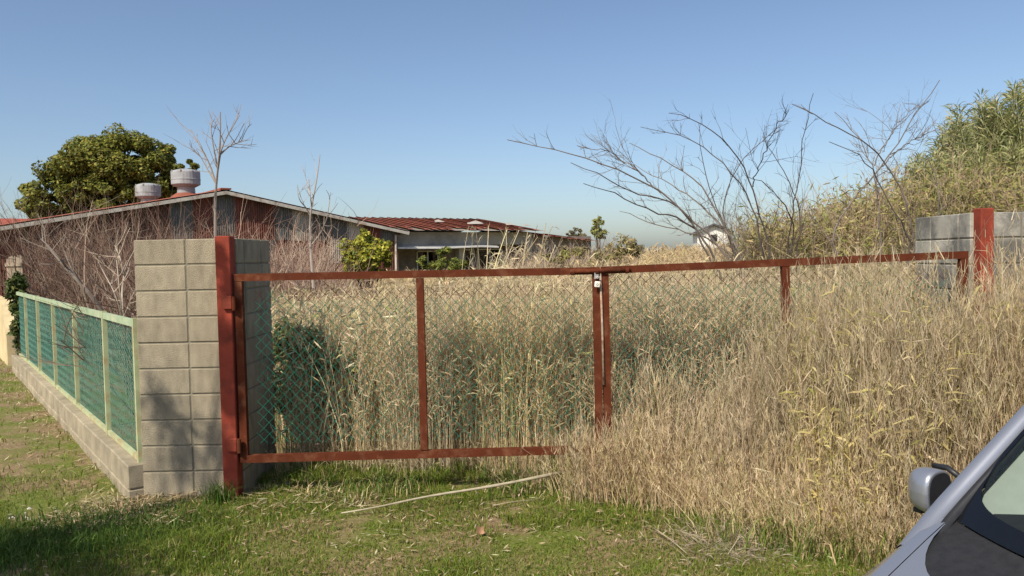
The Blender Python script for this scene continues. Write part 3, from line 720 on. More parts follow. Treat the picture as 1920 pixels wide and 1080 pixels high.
tag(v.build('dead_grass_tussocks', m_straw), 'tall dead tan grass pushing out in front of the right gate leaf', 'grass', kind='stuff')

v = Veg(); rg = np.random.default_rng(22)
def back_h(x, y): return np.interp(x, [-2.2, -1.2, 0, 2, 3.5, 8], [1.34, 1.44, 1.50, 1.56, 1.58, 1.7]) + .16 * (vnoise(x, y, .6, 31) - .5)
gap = lambda x, y: ~((x > -2.95) & (x < -2.05) & (y < 6.8)) & ~((x > 3.4) & (x < 6) & (y > 5.8) & (y < 6.15)) & ~((x > 3.45) & (x < 3.7) & (y < 6.75))
hollow = lambda x, y: rg.random(len(x)) < np.clip(.06 + smooth(.85, 1.15, np.hypot((x + 1.75) / .85, (y - 6.30) / .80)), 0, 1)
hole = lambda x, y: hollow(x, y) & (rg.random(len(x)) < .15 + .85 * smooth(.30, .55, vnoise(x, y, .45, 33) + .35 * smooth(-1.2, .3, x)))
x, y = scatter(16000, -2.05, 6.5, 6.35, 7.6, rg, lambda x, y: gap(x, y) & hole(x, y))
h = back_h(x, y) * rg.uniform(.6, 1.06, len(x))
near_cols = [(.60, .48, .295), (.52, .41, .25), (.38, .29, .185), (.68, .58, .38), (.46, .42, .20), (.30, .34, .13)]
reeds(v, x, y, h, rg, leaves=11, width=.0052, lean_r=.10, leaf_len=(.07, .18), leaf_w=.0078, cols=near_cols, wts=[.28, .25, .16, .14, .11, .06], leaf_from=.40, plume=4, up_r=(-.1, 2.2), droop_r=(0, .6))
stray_leaves(1300, gap, lambda x, y: back_h(x, y), -2, 6, 6.3, 7.2)
xh, yh = scatter(620, -2.02, -.8, 6.5, 7.05, rg)
reeds(v, xh, yh, rg.uniform(.35, 1.25, len(xh)), rg, leaves=3, width=.0062, lean_r=.16, leaf_len=(.08, .2), leaf_w=.008, cols=near_cols, wts=[.3, .25, .15, .2, .07, .03], leaf_from=.35, plume=2, up_r=(.2, 2.5))
xh, yh = scatter(420, -2.02, .2, 6.32, 6.75, rg)
reeds(v, xh, yh, rg.uniform(.18, .6, len(xh)), rg, leaves=3, width=.005, lean_r=.3, leaf_len=(.08, .2), leaf_w=.007, cols=near_cols, wts=[.2, .25, .3, .1, .1, .05], leaf_from=.2)
x, y = scatter(9000, -4.4, 9.5, 7.6, 12, rg, lambda x, y: gap(x, y) & (x > -.36 * y))
reeds(v, x, y, (back_h(x, y) + .05) * rg.uniform(.65, 1.08, len(x)), rg, leaves=7, segs=3, width=.008, lean_r=.13, leaf_len=(.14, .32), leaf_w=.016, cols=near_cols, wts=[.30, .26, .16, .16, .08, .04], leaf_from=.45, plume=3)
tag(v.build('dead_grass_field', m_straw), 'waist to head high dead grass filling the yard behind the gate', 'grass', kind='stuff')

v = Veg(); rg = np.random.default_rng(23)
far_cols = [(.60, .46, .25), (.54, .40, .22), (.42, .31, .19), (.66, .54, .32), (.48, .41, .18)]
FDx = lambda y: F0[0] + (y - F0[1]) / .795 * -.606
x, y = scatter(26000, -16, 22, 12, 34, rg, lambda x, y: (x > -.36 * y) & (np.abs(x) < .78 * y) & (((x - R0[0]) * .606 - (y - R0[1]) * .795) > 1.0) )
hh = np.interp(x / y, [-.6, -.3, 0, .15, .3, .7], [1.4, 1.3, 1.3, 1.6, 1.65, 1.8])
reeds(v, x, y, hh * rg.uniform(.65, 1.1, len(x)), rg, leaves=4, segs=2, width=.013, lean_r=.13, leaf_len=(.2, .45), leaf_w=.022, cols=far_cols, wts=[.3, .28, .2, .14, .08], leaf_from=.5, plume=2)
x, y = scatter(9000, -10, 60, 34, 90, rg, lambda x, y: (x / y > -.02) & (x / y < .75))
reeds(v, x, y, rg.uniform(1.2, 1.9, len(x)), rg, leaves=3, segs=2, width=.05, lean_r=.12, leaf_len=(.4, .8), leaf_w=.06, cols=[(.66, .50, .27), (.58, .43, .22), (.50, .37, .2)], wts=[.4, .35, .25], leaf_from=.4)
tag(v.build('far_dead_grass', m_straw), 'paler dead grass stretching away to the buildings', 'grass', kind='stuff')
# bleached pampas like canes before the derelict building
rgp = np.random.default_rng(29)
for px, lab in ((905, 'clump of tall bleached canes leaning right before the derelict porch'), (965, 'clump of bleached canes in front of the last white column')):
    v = Veg(); c = at(px, 480, 17); n = 26
    x = c[0] + rgp.normal(0, .28, n); y = c[1] + rgp.normal(0, .3, n)
    reeds(v, x, y, rgp.uniform(1.7, 2.55, n), rgp, leaves=4, segs=4, width=.026, lean=(.28, 0), lean_r=.15, leaf_len=(.3, .6), leaf_w=.03, cols=[(.66, .57, .38), (.55, .45, .28)], wts=[.6, .4], leaf_from=.4, plume=10)
    tag(v.build('cane_clump', m_straw), lab, 'canes')

# ------------------------------------------------------------------ lawn, litter
rg = np.random.default_rng(24); v = Veg()
GRS = [(.16, .225, .028), (.13, .195, .024), (.24, .235, .045), (.10, .145, .022), (.40, .33, .15)]
def lane_dirt(x, y):      # 1 on the worn lane, 0 on the lawn
    t = (x - F0[0]) * .795 + (y - F0[1]) * .606         # distance to the right of the fence line
    return t
def lawn_keep(x, y):
    t = lane_dirt(x, y); nz = vnoise(x, y, .5, 41) * .6 + vnoise(x, y, .16, 42) * .4
    k = rg.random(len(x)) < smooth(.20, .50, nz + .10 * smooth(-1.5, 1, x))
    k &= ~((t > -.12) & (t < .14) & (y > 5.9) & (x < XL0)); k &= ~((x > XL0) & (x < XL1) & (y > 5.9) & (y < 6.1)); k &= ~((t > 0) & (y > 6.1) & (x < XL1))
    nearwall = (t < 0) & (t > -.9) & (y > 5.4)
    return k & ~(nearwall & (rg.random(len(x)) < .8))
x, y = scatter(185000, -5.2, 3.6, 3.6, 6.6, rg, lawn_keep)
hh = (.024 + .05 * vnoise(x, y, .4, 44) ** 2) * rg.uniform(.6, 1.3, len(x))
hh = hh * (1 + 1.2 * smooth(5.9, 6.3, y)) * (1 + .8 * smooth(-1.2, -2.2, x) * smooth(5.6, 5.0, y))
blades(v, x, y, hh, rg, .0045, GRS, [.34, .27, .20, .14, .05], .9)
x, y = scatter(60000, -13, -2.6, 5.2, 15, rg, lambda x, y: lawn_keep(x, y) & (lane_dirt(x, y) < -.1))
blades(v, x, y, rg.uniform(.03, .09, len(x)), rg, .009, GRS, [.32, .26, .20, .10, .12], .9)
# greener weeds at the foot of the gate and of the pillar
x, y = scatter(11000, -2.0, 1.6, 5.55, 6.9, rg, lambda x, y: (rg.random(len(x)) < smooth(.25, .75, .6 * vnoise(x, y, .45, 47) + .4 * vnoise(x, y, .13, 48))) & (rg.random(len(x)) < smooth(5.5, 6.0, y)) & (x < front_edge(y) + .5))
blades(v, x, y, rg.uniform(.04, .17, len(x)), rg, .007, [(.12, .19, .035), (.17, .21, .045), (.09, .14, .03), (.45, .36, .19)], [.32, .26, .17, .25], .9)
x, y = scatter(16000, -2.2, 3.2, 3.7, 5.9, rg, lambda x, y: (np.abs(x - front_edge(y) - .12) < .5) & (rg.random(len(x)) < smooth(.3, .7, vnoise(x, y, .35, 49))))
blades(v, x, y, rg.uniform(.06, .33, len(x)), rg, .0065, [(.13, .19, .035), (.19, .22, .05), (.45, .36, .19)], [.38, .3, .32], .9)
for cx, cy, n, hmax in ((-2.22, 5.72, 160, .24), (-2.9, 5.3, 1500, .12), (-3.3, 4.9, 2600, .12), (-2.5, 5.1, 1800, .10)):
    s = .06 if n < 200 else .32; x = rg.normal(cx, s, n); y = rg.normal(cy, s * .8, n)
    blades(v, x, y, rg.uniform(.4, 1, n) * hmax, rg, .006, [(.06, .12, .02), (.085, .15, .025), (.12, .17, .035)], [.4, .4, .2], .8)
tag(v.build('lawn_grass', m_leaf), 'short green grass in front of the gate and along the lane', 'grass', kind='stuff')

v = Veg(); rg = np.random.default_rng(25)
def litter(n, x0, x1, y0, y1, ln, wd, keep=None, lift=.03):
    x, y = scatter(n, x0, x1, y0, y1, rg, keep); m = len(x); C = np.stack([x, y, ground_z(x, y) + rg.uniform(.01, lift + .01, m)], -1)
    N = np.tile(np.array([0, 0, 1.]), (m, 1)); leaf_cloud(v, C, N, rg, ln, wd, [(.55, .45, .28), (.46, .36, .21), (.38, .27, .16), (.62, .54, .38)], [.3, .3, .25, .15], spread=.25)
litter(1500, -3.2, 1.9, 3.9, 6.3, .05, .010)
litter(420, -2.2, 1.4, 4.8, 6.3, .08, .009)
litter(26000, -12, -2.6, 5.0, 15, .08, .011, lambda x, y: (lane_dirt(x, y) < -.1) & (rg.random(len(x)) < .9 * np.exp((lane_dirt(x, y) + .1) / .28)))
litter(1100, -3.35, -2.3, 5.25, 5.95, .10, .008)
litter(260, -2.1, -1.0, 5.5, 6.2, .14, .010)
tag(v.build('straw_litter', m_straw), 'scattered dead leaves and straw on the ground', 'litter', kind='stuff')
rgl = np.random.default_rng(77); mb = MB()
for k in range(260):
    px = rgl.uniform(0, 130); c = np.array([rgl.normal(-3.45, .35), rgl.normal(5.25, .16), 0]); c[2] = ground_z(c[0], c[1]); s = rgl.uniform(.006, .02)
    P = rgl.normal(0, 1, (6, 3)); P = np.array([(1, 0, 0), (-1, 0, 0), (0, 1, 0), (0, -1, 0), (0, 0, .7), (0, 0, -.7)]) * s * rgl.uniform(.7, 1.3, (6, 1)) + c
    mb.add(P, [(0, 2, 4), (2, 1, 4), (1, 3, 4), (3, 0, 4), (2, 0, 5), (1, 2, 5), (3, 1, 5), (0, 3, 5)])
tag(mb.build('gravel', mat('gravel', (.48, .45, .40), .9, .3, 30)), 'patch of pale gravel on the lane', 'gravel', kind='stuff')

# ------------------------------------------------------------------ bare thicket between fence and shed
TW = (.155, .10, .075); PALE = (.27, .205, .155); DARKB = (.115, .090, .075)
tw = Twigs(); rg = np.random.default_rng(51)
for k in range(270):
    s = rg.uniform(0.5, 19); o_ = rg.uniform(.5, 6.5) if s > 2 else rg.uniform(1.6, 5)
    p = F0 + FD * s + UD * o_; p[2] = ground_z(p[0], p[1]) - .05
    if p[0] / p[1] > -.40: continue
    c = np.array([TW, PALE, (.13, .075, .058)][rg.integers(0, 3)])
    for j in range(rg.integers(2, 5)):
        hgt = rg.uniform(1.3, 2.3) * np.interp(s, [0, 4, 12, 20], [.85, .9, 1.15, 1.3])
        grow(tw, p + rg.normal(0, .08, 3) * (1, 1, 0), (rg.normal(0, .35), rg.normal(0, .35), 1), hgt, rg.uniform(.007, .014), 2, rg, c, .12, .06, (3, 5), .55, 4, .5)
tag(tw.build('bare_thicket'), 'tangle of bare reddish twigs between the lane fence and the shed', 'thicket', kind='stuff')
tw = Twigs(); rg = np.random.default_rng(52)
for k in range(190):                                             # brush before the shed, right of the pillar
    px = 495 + 185 * rg.random() ** 1.15; Y = rg.uniform(12, 24); p = at(px, 480, Y); p[2] = ground_z(p[0], p[1]) - .05
    for j in range(3):
        grow(tw, p + rg.normal(0, .15, 3) * (1, 1, 0), (rg.normal(0, .3), rg.normal(0, .3), 1), rg.uniform(1.2, 2.15) * np.interp(px, [495, 620, 650, 690], [1, .95, .62, .5]), rg.uniform(.009, .016), 2, rg, [(.30, .205, .155), (.21, .13, .10), (.38, .29, .22)][rg.integers(0, 3)], .13, .05, (2, 4), .55, 4, .5)
tag(tw.build('dry_brush'), 'dry reddish brush in front of the shed gable', 'brush', kind='stuff')
tw = Twigs(); rg = np.random.default_rng(53)
for k in range(170):                                             # grey brown brush before the derelict building
    px = rg.uniform(850, 1190); Y = rg.uniform(22, 33); p = at(px, 480, Y); p[2] = ground_z(p[0], p[1]) - .05
    for j in range(3):
        grow(tw, p + rg.normal(0, .2, 3) * (1, 1, 0), (rg.normal(0.1, .3), rg.normal(0, .3), 1), rg.uniform(1.0, 1.7) * np.interp(px, [850, 940, 1060, 1190], [.45, .9, 1.05, .9]), .016, 2, rg, [(.27, .20, .16), (.21, .16, .125), (.34, .26, .21)][rg.integers(0, 3)], .12, .06, (2, 4), .5, 3, .5)
tag(tw.build('grey_brush'), 'fine grey brown brush before the derelict building', 'brush', kind='stuff')

def sapling(name, label, cat, trunk_px, Y, r0, col, rg, side=(), twig=(4, 7), depth=1, dy=.25):
    """bare stem traced through the picture at its own distance, with side branches in depth"""
    o = None; tw = Twigs(); wob = rg.normal(0, dy, len(trunk_px)); wob = np.cumsum(wob) * .3
    P = np.array([at(px, py, Y + w) for (px, py), w in zip(trunk_px, wob)]); g0 = P[0].copy()
    L = smooth_line(P, 14); tw.branch(L, r0, r0 * .25, col, 6)
    stems = [L]
    for line in side:
        wob = np.cumsum(rg.normal(0, dy, len(line)) ) * .5; Q = np.array([at(px, py, Y + w) for (px, py), w in zip(line, wob)])
        j = np.argmin(np.linalg.norm(L - Q[0], axis=1)); Q[0] = L[j]
        S = smooth_line(Q, 10); tw.branch(S, r0 * .5, r0 * .14, col, 5); stems.append(S)
    for S in stems:
        for k in range(rg.integers(*twig)):
            i = rg.integers(len(S) // 3, len(S) - 1); d = unit(S[i + 1] - S[i]) + rg.normal(0, .55, 3)
            grow(tw, S[i], d, rg.uniform(.15, .42), r0 * .22, depth, rg, col, .12, .08, (1, 3), .5, 3)
    o = empty(name, (P[0][0], P[0][1], 0)); tag(o, label, cat)
    b = tw.build('trunk', o); b.location = (-P[0][0], -P[0][1], 0); b.name = 'branches'
    return o
rg = np.random.default_rng(61)
sapling('bare_sapling', 'tall bare grey sapling rising behind the tan block pillar', 'tree', [(402, 560), (405, 440), (402, 380), (408, 320), (414, 265), (413, 210)], 11, .028, (.25, .205, .175), rg,
        [[(404, 330), (393, 305), (375, 275), (358, 242)], [(405, 315), (415, 275), (432, 245), (450, 215)], [(404, 345), (385, 310), (368, 280)], [(408, 300), (397, 260), (394, 228), (403, 222)], [(412, 290), (428, 275), (458, 262)]], (5, 8))
sapling('bare_sapling', 'forked bare sapling standing against the shed gable under the right roof slope', 'tree', [(588, 540), (583, 480), (580, 420), (583, 390), (594, 340), (600, 290)], 12, .024, (.36, .30, .26), rg,
        [[(582, 405), (575, 390), (560, 375), (557, 350)], [(581, 400), (582, 370), (580, 345)], [(583, 470), (600, 440), (614, 410), (620, 360)]], (3, 6))
sapling('leaning_branch', 'thick bare branch leaning left above the lane fence', 'branch', [(196, 590), (165, 545), (130, 510), (105, 480), (78, 450), (66, 440)], 8.8, .030, (.20, .165, .14), rg,
        [[(132, 512), (118, 490), (90, 460), (76, 448)], [(150, 528), (132, 500), (125, 480)]], (3, 5))
sapling('pale_shrub', 'pale bare shrub forking upward beside the tan pillar', 'shrub', [(230, 600), (228, 560), (232, 515), (240, 490), (255, 465)], 7.6, .016, (.45, .37, .29), rg,
        [[(229, 575), (215, 545), (195, 515), (180, 480), (168, 455)], [(230, 560), (222, 520), (218, 480), (212, 450)], [(228, 590), (245, 560), (256, 540)], [(231, 520), (226, 485), (215, 460)]], (4, 7))

# ------------------------------------------------------------------ arching bare trees behind the right gate leaf
def arching(label, lines, Y, r0, col, rg, base_px, tw_n=(14, 22), spread=.7):
    tw = Twigs(); base = at(base_px[0], base_px[1], Y); base[2] = ground_z(base[0], base[1]) - .05
    for n, line in enumerate(lines):
        wob = np.linspace(0, rg.normal(0, spread), len(line)) + rg.normal(0, .05, len(line))
        Q = [at(px, py, Y + w) for (px, py), w in zip(line, wob[::-1])]
        low = Q[-1]
        if line[-1][1] > 395: Q.append(lerp(low, base, .5) + (0, 0, .12)); Q.append(base + rg.normal(0, .06, 3) * (1, 1, 0))
        S = smooth_line(Q, 26)[::-1]; S[2:-1] += rg.normal(0, .010, (23, 3)); k = rg.uniform(.75, 1.1) if line[-1][1] > 395 else .42
        tw.branch(S, r0 * k, r0 * .18, np.asarray(col) * rg.uniform(.5, .85), 6)
        for q in range(rg.integers(*tw_n)):
            i = rg.integers(6, 24); d = unit(S[i] - S[i - 1]) + rg.normal(0, .45, 3) + (0, 0, .12)
            grow(tw, S[i], d, rg.uniform(.15, .8) * (1.15 - i / 28.), r0 * .20, 2 if i < 17 else 1, rg, np.asarray(col) * .65, .16, .08, (2, 3), .5, 3)
    o = empty('bare_tree', base); tag(o, label, 'tree', 'arching bare trees behind the right gate leaf')
    b = tw.build('branches', o); b.location = -base
    return o
rg = np.random.default_rng(62); GREYB = (.17, .14, .125)
arching('bare tree arching far left, its longest branch reaching over the derelict building', [
    [(951, 262), (984, 276), (1014, 274), (1059, 281), (1088, 288), (1118, 305), (1153, 320), (1192, 332), (1213, 339), (1236, 359), (1266, 381), (1305, 418), (1355, 462)],
    [(1082, 273), (1134, 282), (1165, 298), (1189, 314), (1213, 338), (1240, 362)],
    [(1070, 305), (1118, 322), (1147, 338), (1177, 357), (1207, 369), (1236, 370), (1254, 376), (1290, 400)],
    [(1094, 344), (1130, 357), (1159, 365), (1192, 384), (1216, 396), (1251, 404), (1281, 410), (1320, 440)],
    [(1162, 396), (1192, 409), (1224, 419), (1260, 428), (1296, 436), (1322, 445), (1370, 470)],
    [(1180, 268), (1219, 289), (1260, 308), (1296, 329), (1322, 353), (1345, 395), (1372, 450)],
    [(1189, 308), (1222, 329), (1254, 344), (1290, 362), (1310, 382), (1337, 406), (1385, 460)]], 9.6, .020, (.24, .20, .17), rg, (1440, 520))
arching('dark bare tree with upright forks in the middle of the three', [
    [(1254, 212), (1281, 216), (1310, 230), (1337, 243), (1355, 261), (1376, 284), (1393, 308), (1411, 335), (1414, 370), (1426, 403), (1441, 442)],
    [(1479, 207), (1465, 228), (1450, 246), (1441, 264), (1429, 299), (1411, 335), (1412, 350)],
    [(1310, 230), (1310, 261), (1316, 293), (1325, 338), (1334, 367), (1352, 406), (1364, 445)],
    [(1201, 238), (1254, 247), (1290, 259), (1319, 276), (1346, 296), (1370, 317), (1396, 353), (1420, 400)],
    [(1479, 230), (1450, 246), (1414, 276), (1393, 296), (1379, 320), (1367, 335), (1359, 367), (1352, 400)],
    [(1525, 175), (1522, 190), (1512, 232), (1501, 272), (1502, 315), (1492, 357), (1484, 400)],
    [(1430, 255), (1455, 300), (1480, 340), (1505, 400)], [(1400, 330), (1440, 345), (1470, 380), (1490, 420)]], 10.2, .018, (.13, .105, .095), rg, (1455, 530))
arching('pale bare tree with crossing branches nearest the bamboo', [
    [(1485, 195), (1522, 217), (1555, 230), (1580, 242), (1610, 255), (1630, 270), (1652, 292), (1670, 315), (1690, 370), (1722, 440)],
    [(1762, 150), (1745, 175), (1722, 205), (1705, 225), (1692, 255), (1680, 280), (1660, 305), (1635, 330), (1602, 370), (1550, 440)],
    [(1722, 195), (1690, 222), (1670, 255), (1652, 280), (1640, 310)],
    [(1770, 239), (1735, 250), (1705, 265), (1680, 285), (1655, 312)],
    [(1555, 266), (1580, 272), (1605, 285), (1625, 305), (1640, 332), (1665, 370), (1708, 450)],
    [(1565, 210), (1595, 235), (1610, 262), (1625, 282), (1637, 315), (1645, 357), (1650, 440)],
    [(1735, 290), (1752, 320), (1758, 370), (1762, 420)]], 9.0, .019, (.25, .21, .18), rg, (1650, 530))

# ------------------------------------------------------------------ big evergreen behind the shed
rg = np.random.default_rng(71)
def crown_tree(name, label, cat, cpx, Y, spec, n, ll, lw, cols, wts, trunk_r, rg, extra=None, tone=.35, spread=.6, sub=60, subr=.22):
    """crown described by ellipses in the picture (px, py, rx, ry) at distance Y, filled with leaf clumps"""
    k = Y / F; C = []; Rr = []
    for px, py, rx, ry in spec:
        c = at(px, py, Y); R = np.array([rx * k, .8 * rx * k, ry * k])
        m = max(3, int(sub * rx * ry / 10000)); d = unit(rg.normal(0, 1, (m, 3))); rr = rg.uniform(.55, .95, m)
        C.append(c + d * R * rr[:, None]); Rr.append(np.tile(R.min() * subr * np.array([1.15, 1.15, .85]), (m, 1)) * rg.uniform(.7, 1.5, (m, 1)))
    C = np.concatenate(C); Rr = np.concatenate(Rr)
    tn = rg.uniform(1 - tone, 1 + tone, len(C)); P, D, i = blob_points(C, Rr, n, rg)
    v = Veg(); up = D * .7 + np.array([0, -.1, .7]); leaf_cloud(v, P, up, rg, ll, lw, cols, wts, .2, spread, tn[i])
    c0 = at(cpx[0], cpx[1], Y); g0 = ground_z(c0[0], c0[1])
    o = empty(name, (c0[0], c0[1], g0)); tag(o, label, cat)
    f = v.build('crown', m_leaf, o); f.location = -np.array(o.location)
    tw = Twigs(); zc = C[:, 2].mean(); b0 = np.array([c0[0], c0[1], g0 - .1]); fork = np.array([c0[0], c0[1], g0 + (zc - g0) * .45])
    tw.branch(np.array([b0, lerp(b0, fork, .5) + rg.normal(0, .03, 3), fork]), trunk_r, trunk_r * .7, (.10, .08, .06), 8)
    for j in rg.choice(len(C), min(14, len(C)), replace=False):
        tw.branch(smooth_line([fork, lerp(fork, C[j], .5) + rg.normal(0, .1, 3) * trunk_r * 4, C[j]], 7), trunk_r * .45, trunk_r * .08, (.10, .08, .06), 5)
    t = tw.build('trunk', o); t.location = -np.array(o.location)
    return o
EVG = [(.20, .205, .04), (.145, .165, .035), (.27, .25, .05), (.09, .115, .03)]
crown_tree('evergreen_tree', 'big rounded dark evergreen tree standing behind the shed', 'tree', (215, 360), 52,
           [(225, 305, 102, 62), (170, 330, 85, 55), (290, 330, 60, 48), (110, 372, 68, 42), (230, 360, 110, 45), (85, 392, 42, 30), (350, 318, 22, 20), (330, 350, 36, 34)],
           105000, .27, .14, EVG, [.35, .30, .25, .10], .45, rg, sub=170, subr=.25, tone=.25)
YG_ = [(.34, .32, .04), (.24, .26, .04), (.42, .38, .06), (.15, .19, .04)]
crown_tree('leafy_bush', 'bright yellow green leafy bush at the shed corner above the gate', 'bush', (685, 480), 15.5, [(685, 470, 42, 36), (668, 490, 38, 26), (700, 488, 32, 28), (682, 448, 20, 18), (690, 508, 46, 22), (655, 470, 18, 14), (725, 468, 16, 20)], 9000, .095, .036, YG_, [.35, .3, .2, .15], .05, rg, sub=150, subr=.3)
crown_tree('young_tree', 'small pale green tree beyond the end of the derelict roof', 'tree', (1122, 430), 44, [(1122, 420, 10, 17), (1124, 438, 15, 12), (1116, 430, 9, 10)], 1500, .17, .08, [(.34, .33, .12), (.25, .26, .09)], [.5, .5], .05, rg, sub=1500, subr=.28)
crown_tree('low_shrub', 'low dark shrub to the left of the small pale tree', 'shrub', (1082, 436), 44, [(1080, 436, 12, 9), (1090, 444, 14, 9), (1070, 444, 12, 8)], 800, .15, .07, [(.17, .16, .08), (.22, .18, .10)], [.5, .5], .04, rg, sub=1500, subr=.3)
OLV = [(.34, .28, .13), (.26, .23, .10), (.42, .33, .18), (.22, .21, .08)]
crown_tree('olive_bush', 'rounded olive bush between derelict building and pale field', 'bush', (1165, 470), 26, [(1165, 462, 30, 26), (1140, 472, 26, 20), (1190, 470, 18, 18)], 1900, .17, .05, OLV, [.3, .3, .25, .15], .04, rg, sub=200, subr=.35)
crown_tree('green_bush', 'small green bush under the derelict porch window', 'bush', (830, 480), 22, [(838, 478, 20, 14), (800, 492, 26, 12), (868, 492, 26, 12), (835, 500, 40, 12)], 1500, .15, .05, [(.16, .19, .035), (.12, .15, .03), (.24, .22, .06)], [.4, .4, .2], .03, rg, sub=250, subr=.4)
crown_tree('weedy_bush', 'weedy green bush just left of the padlock above the rail', 'bush', (1060, 490), 24, [(1075, 478, 34, 16), (1030, 486, 30, 12), (1120, 486, 30, 14)], 1300, .16, .04, OLV + [(.17, .20, .04)], [.25, .25, .2, .1, .2], .03, rg, sub=250, subr=.4)
crown_tree('climbing_vine', 'dark green vine climbing the last post of the lane fence', 'vine', (36, 640), 13.4, [(33, 560, 17, 36), (36, 600, 15, 40), (34, 530, 16, 18), (37, 640, 10, 30)], 2600, .10, .045, [(.06, .09, .025), (.09, .12, .035), (.13, .14, .04)], [.4, .4, .2], .03, rg, sub=500, subr=.45)

crown_tree('dark_shrub', 'dark green leafy shrub in the shade behind the left gate leaf', 'shrub', (585, 800), 7.15, [(530, 700, 34, 105), (585, 740, 52, 100), (640, 760, 50, 84), (695, 800, 46, 52), (565, 640, 48, 48), (640, 690, 46, 50)], 8200, .085, .020, [(.115, .145, .045), (.16, .18, .06), (.32, .28, .13)], [.4, .33, .27], .014, rg, sub=85, subr=.46)  # clumps spread wide so dark leaves fill out the pillar's shadow
# ------------------------------------------------------------------ bamboo and scrub on the right bank
rg = np.random.default_rng(72)
BAM = [(.33, .34, .15), (.25, .27, .10), (.42, .40, .21), (.17, .20, .07), (.46, .41, .23)]
sky_x = [1400, 1450, 1560, 1650, 1700, 1740, 1780, 1850, 1905, 1990, 2150]; sky_y = [432, 412, 385, 350, 300, 262, 225, 200, 170, 150, 140]
v = Veg(); tw = Twigs()
plumes = [(1722, 292, 12.6), (1757, 262, 13.2), (1775, 232, 13.8), (1800, 196, 13.2), (1822, 226, 14.5), (1838, 180, 13.6), (1868, 186, 13.2), (1885, 214, 14.6), (1903, 158, 13.0), (1935, 150, 13.5), (1965, 176, 14), (2010, 140, 13.4), (2070, 150, 14), (1745, 318, 12.4), (1790, 290, 12.4), (1840, 280, 12.4), (1895, 270, 12.4)]
for k in range(300):
    pq = plumes[k % len(plumes)]; px = pq[0] + rg.normal(0, 6); Y = pq[2] + rg.normal(0, .22); py = pq[1] + rg.exponential(18)
    if k >= 150: px = rg.uniform(1680, 2120); Y = rg.uniform(12.5, 17.0); py = np.interp(px, sky_x, sky_y) + 55 + rg.exponential(40)
    top = at(px, py, Y); ln = np.array([rg.normal(-.06, .10), rg.normal(0, .10), 0]); g0 = ground_z(top[0], top[1]); H = top[2] - g0
    b0 = np.array([top[0], top[1], g0]) - ln * H; mid = lerp(b0, top, .6) - ln * H * .12
    L = smooth_line([b0, mid, top], 9); tw.branch(L, .014, .004, (.33, .31, .16), 4)
    m = 210; t = rg.uniform(.30, 1.0, m) ** .8; P = np.stack([np.interp(t, np.linspace(0, 1, 9), L[:, q]) for q in range(3)], -1)
    r = (.06 + .26 * (1 - t)) ; a = rg.uniform(0, 2 * math.pi, m); P += np.stack([np.cos(a) * r, np.sin(a) * r, rg.normal(0, .06, m)], -1) * rg.uniform(.2, 1.2, (m, 1))
    D = unit(np.stack([np.cos(a) * .6, np.sin(a) * .6, rg.uniform(-.2, 1.4, m)], -1)); l = rg.uniform(.10, .24, m); w = rg.uniform(.012, .024, m)
    side = unit(np.cross(D, rg.normal(0, 1, (m, 3)))); c = palette(m, BAM, [.32, .26, .2, .14, .08], rg) * rg.uniform(.8, 1.2)
    v.add(*ribbons(np.stack([P, P + D * l[:, None] * .5, P + D * l[:, None] - np.stack([0 * l, 0 * l, l * .2], -1)], 1), np.stack([w * .5, w, w * .1], 1), side, c))
bt = empty('bamboo_thicket', at(1850, 430, 14)); tag(bt, 'feathery green bamboo thicket above the grey block wall', 'bamboo', kind='stuff')
f = v.build('foliage', m_leaf, bt); f.location = -np.array(bt.location); f['kind'] = 'stuff'
f = tw.build('culms', bt); f.location = -np.array(bt.location); f['kind'] = 'stuff'

v = Veg(); tw = Twigs(); SCR = [(.40, .36, .13), (.31, .31, .095), (.48, .40, .20), (.24, .26, .075), (.34, .24, .14)]
for k in range(680):
    px = 1395 + 705 * rg.random() ** 1.25; Y = rg.uniform(10.5, 15.5); sy = np.interp(px, [1395, 1450, 1560, 1650, 1700, 1800, 2100], [436, 414, 388, 352, 335, 318, 300])
    top = at(px, sy + rg.exponential(15) - 2, Y); g0 = ground_z(top[0], top[1]); H = max(top[2] - g0, .5); b0 = np.array([top[0] + rg.normal(0, .2), top[1] + rg.normal(0, .2), g0])
    L = smooth_line([b0, lerp(b0, top, .5) + rg.normal(0, .08, 3), top], 6); tw.branch(L, .010, .003, (.33, .25, .17), 3)
    for q in range(3): grow(tw, L[rg.integers(2, 5)], rg.normal(0, .6, 3) + (0, 0, .7), rg.uniform(.4, .9), .006, 1, rg, (.32, .24, .165), .15, .05, (1, 3), .5, 3)
    m = 85; t = rg.uniform(.25, 1.0, m) ** .8; P = np.stack([np.interp(t, np.linspace(0, 1, 6), L[:, q]) for q in range(3)], -1) + rg.normal(0, .16, (m, 3))
    leaf_cloud(v, P, np.tile(np.array([0, -.4, .6]), (m, 1)), rg, .13, .020, SCR, [.26, .22, .2, .14, .18], .2, 1.0, np.full(m, rg.uniform(.75, 1.25)))
x, y = scatter(6500, 3.0, 14, 9.5, 17, rg, lambda x, y: (x / y > .27) & (x / y < .85))
reeds(v, x, y, rg.uniform(.9, 1.7, len(x)), rg, leaves=5, segs=3, width=.008, lean_r=.15, leaf_len=(.15, .35), leaf_w=.016, cols=[(.48, .38, .19), (.40, .32, .15), (.33, .30, .11), (.30, .22, .13)], wts=[.3, .3, .2, .2], leaf_from=.3, plume=2)
sc = empty('bank_scrub', at(1700, 460, 12)); tag(sc, 'olive and tan scrub covering the bank behind the right gate leaf', 'scrub', kind='stuff')
f = v.build('foliage', m_straw, sc); f.location = -np.array(sc.location); f['kind'] = 'stuff'
f = tw.build('stems', sc); f.location = -np.array(sc.location); f['kind'] = 'stuff'

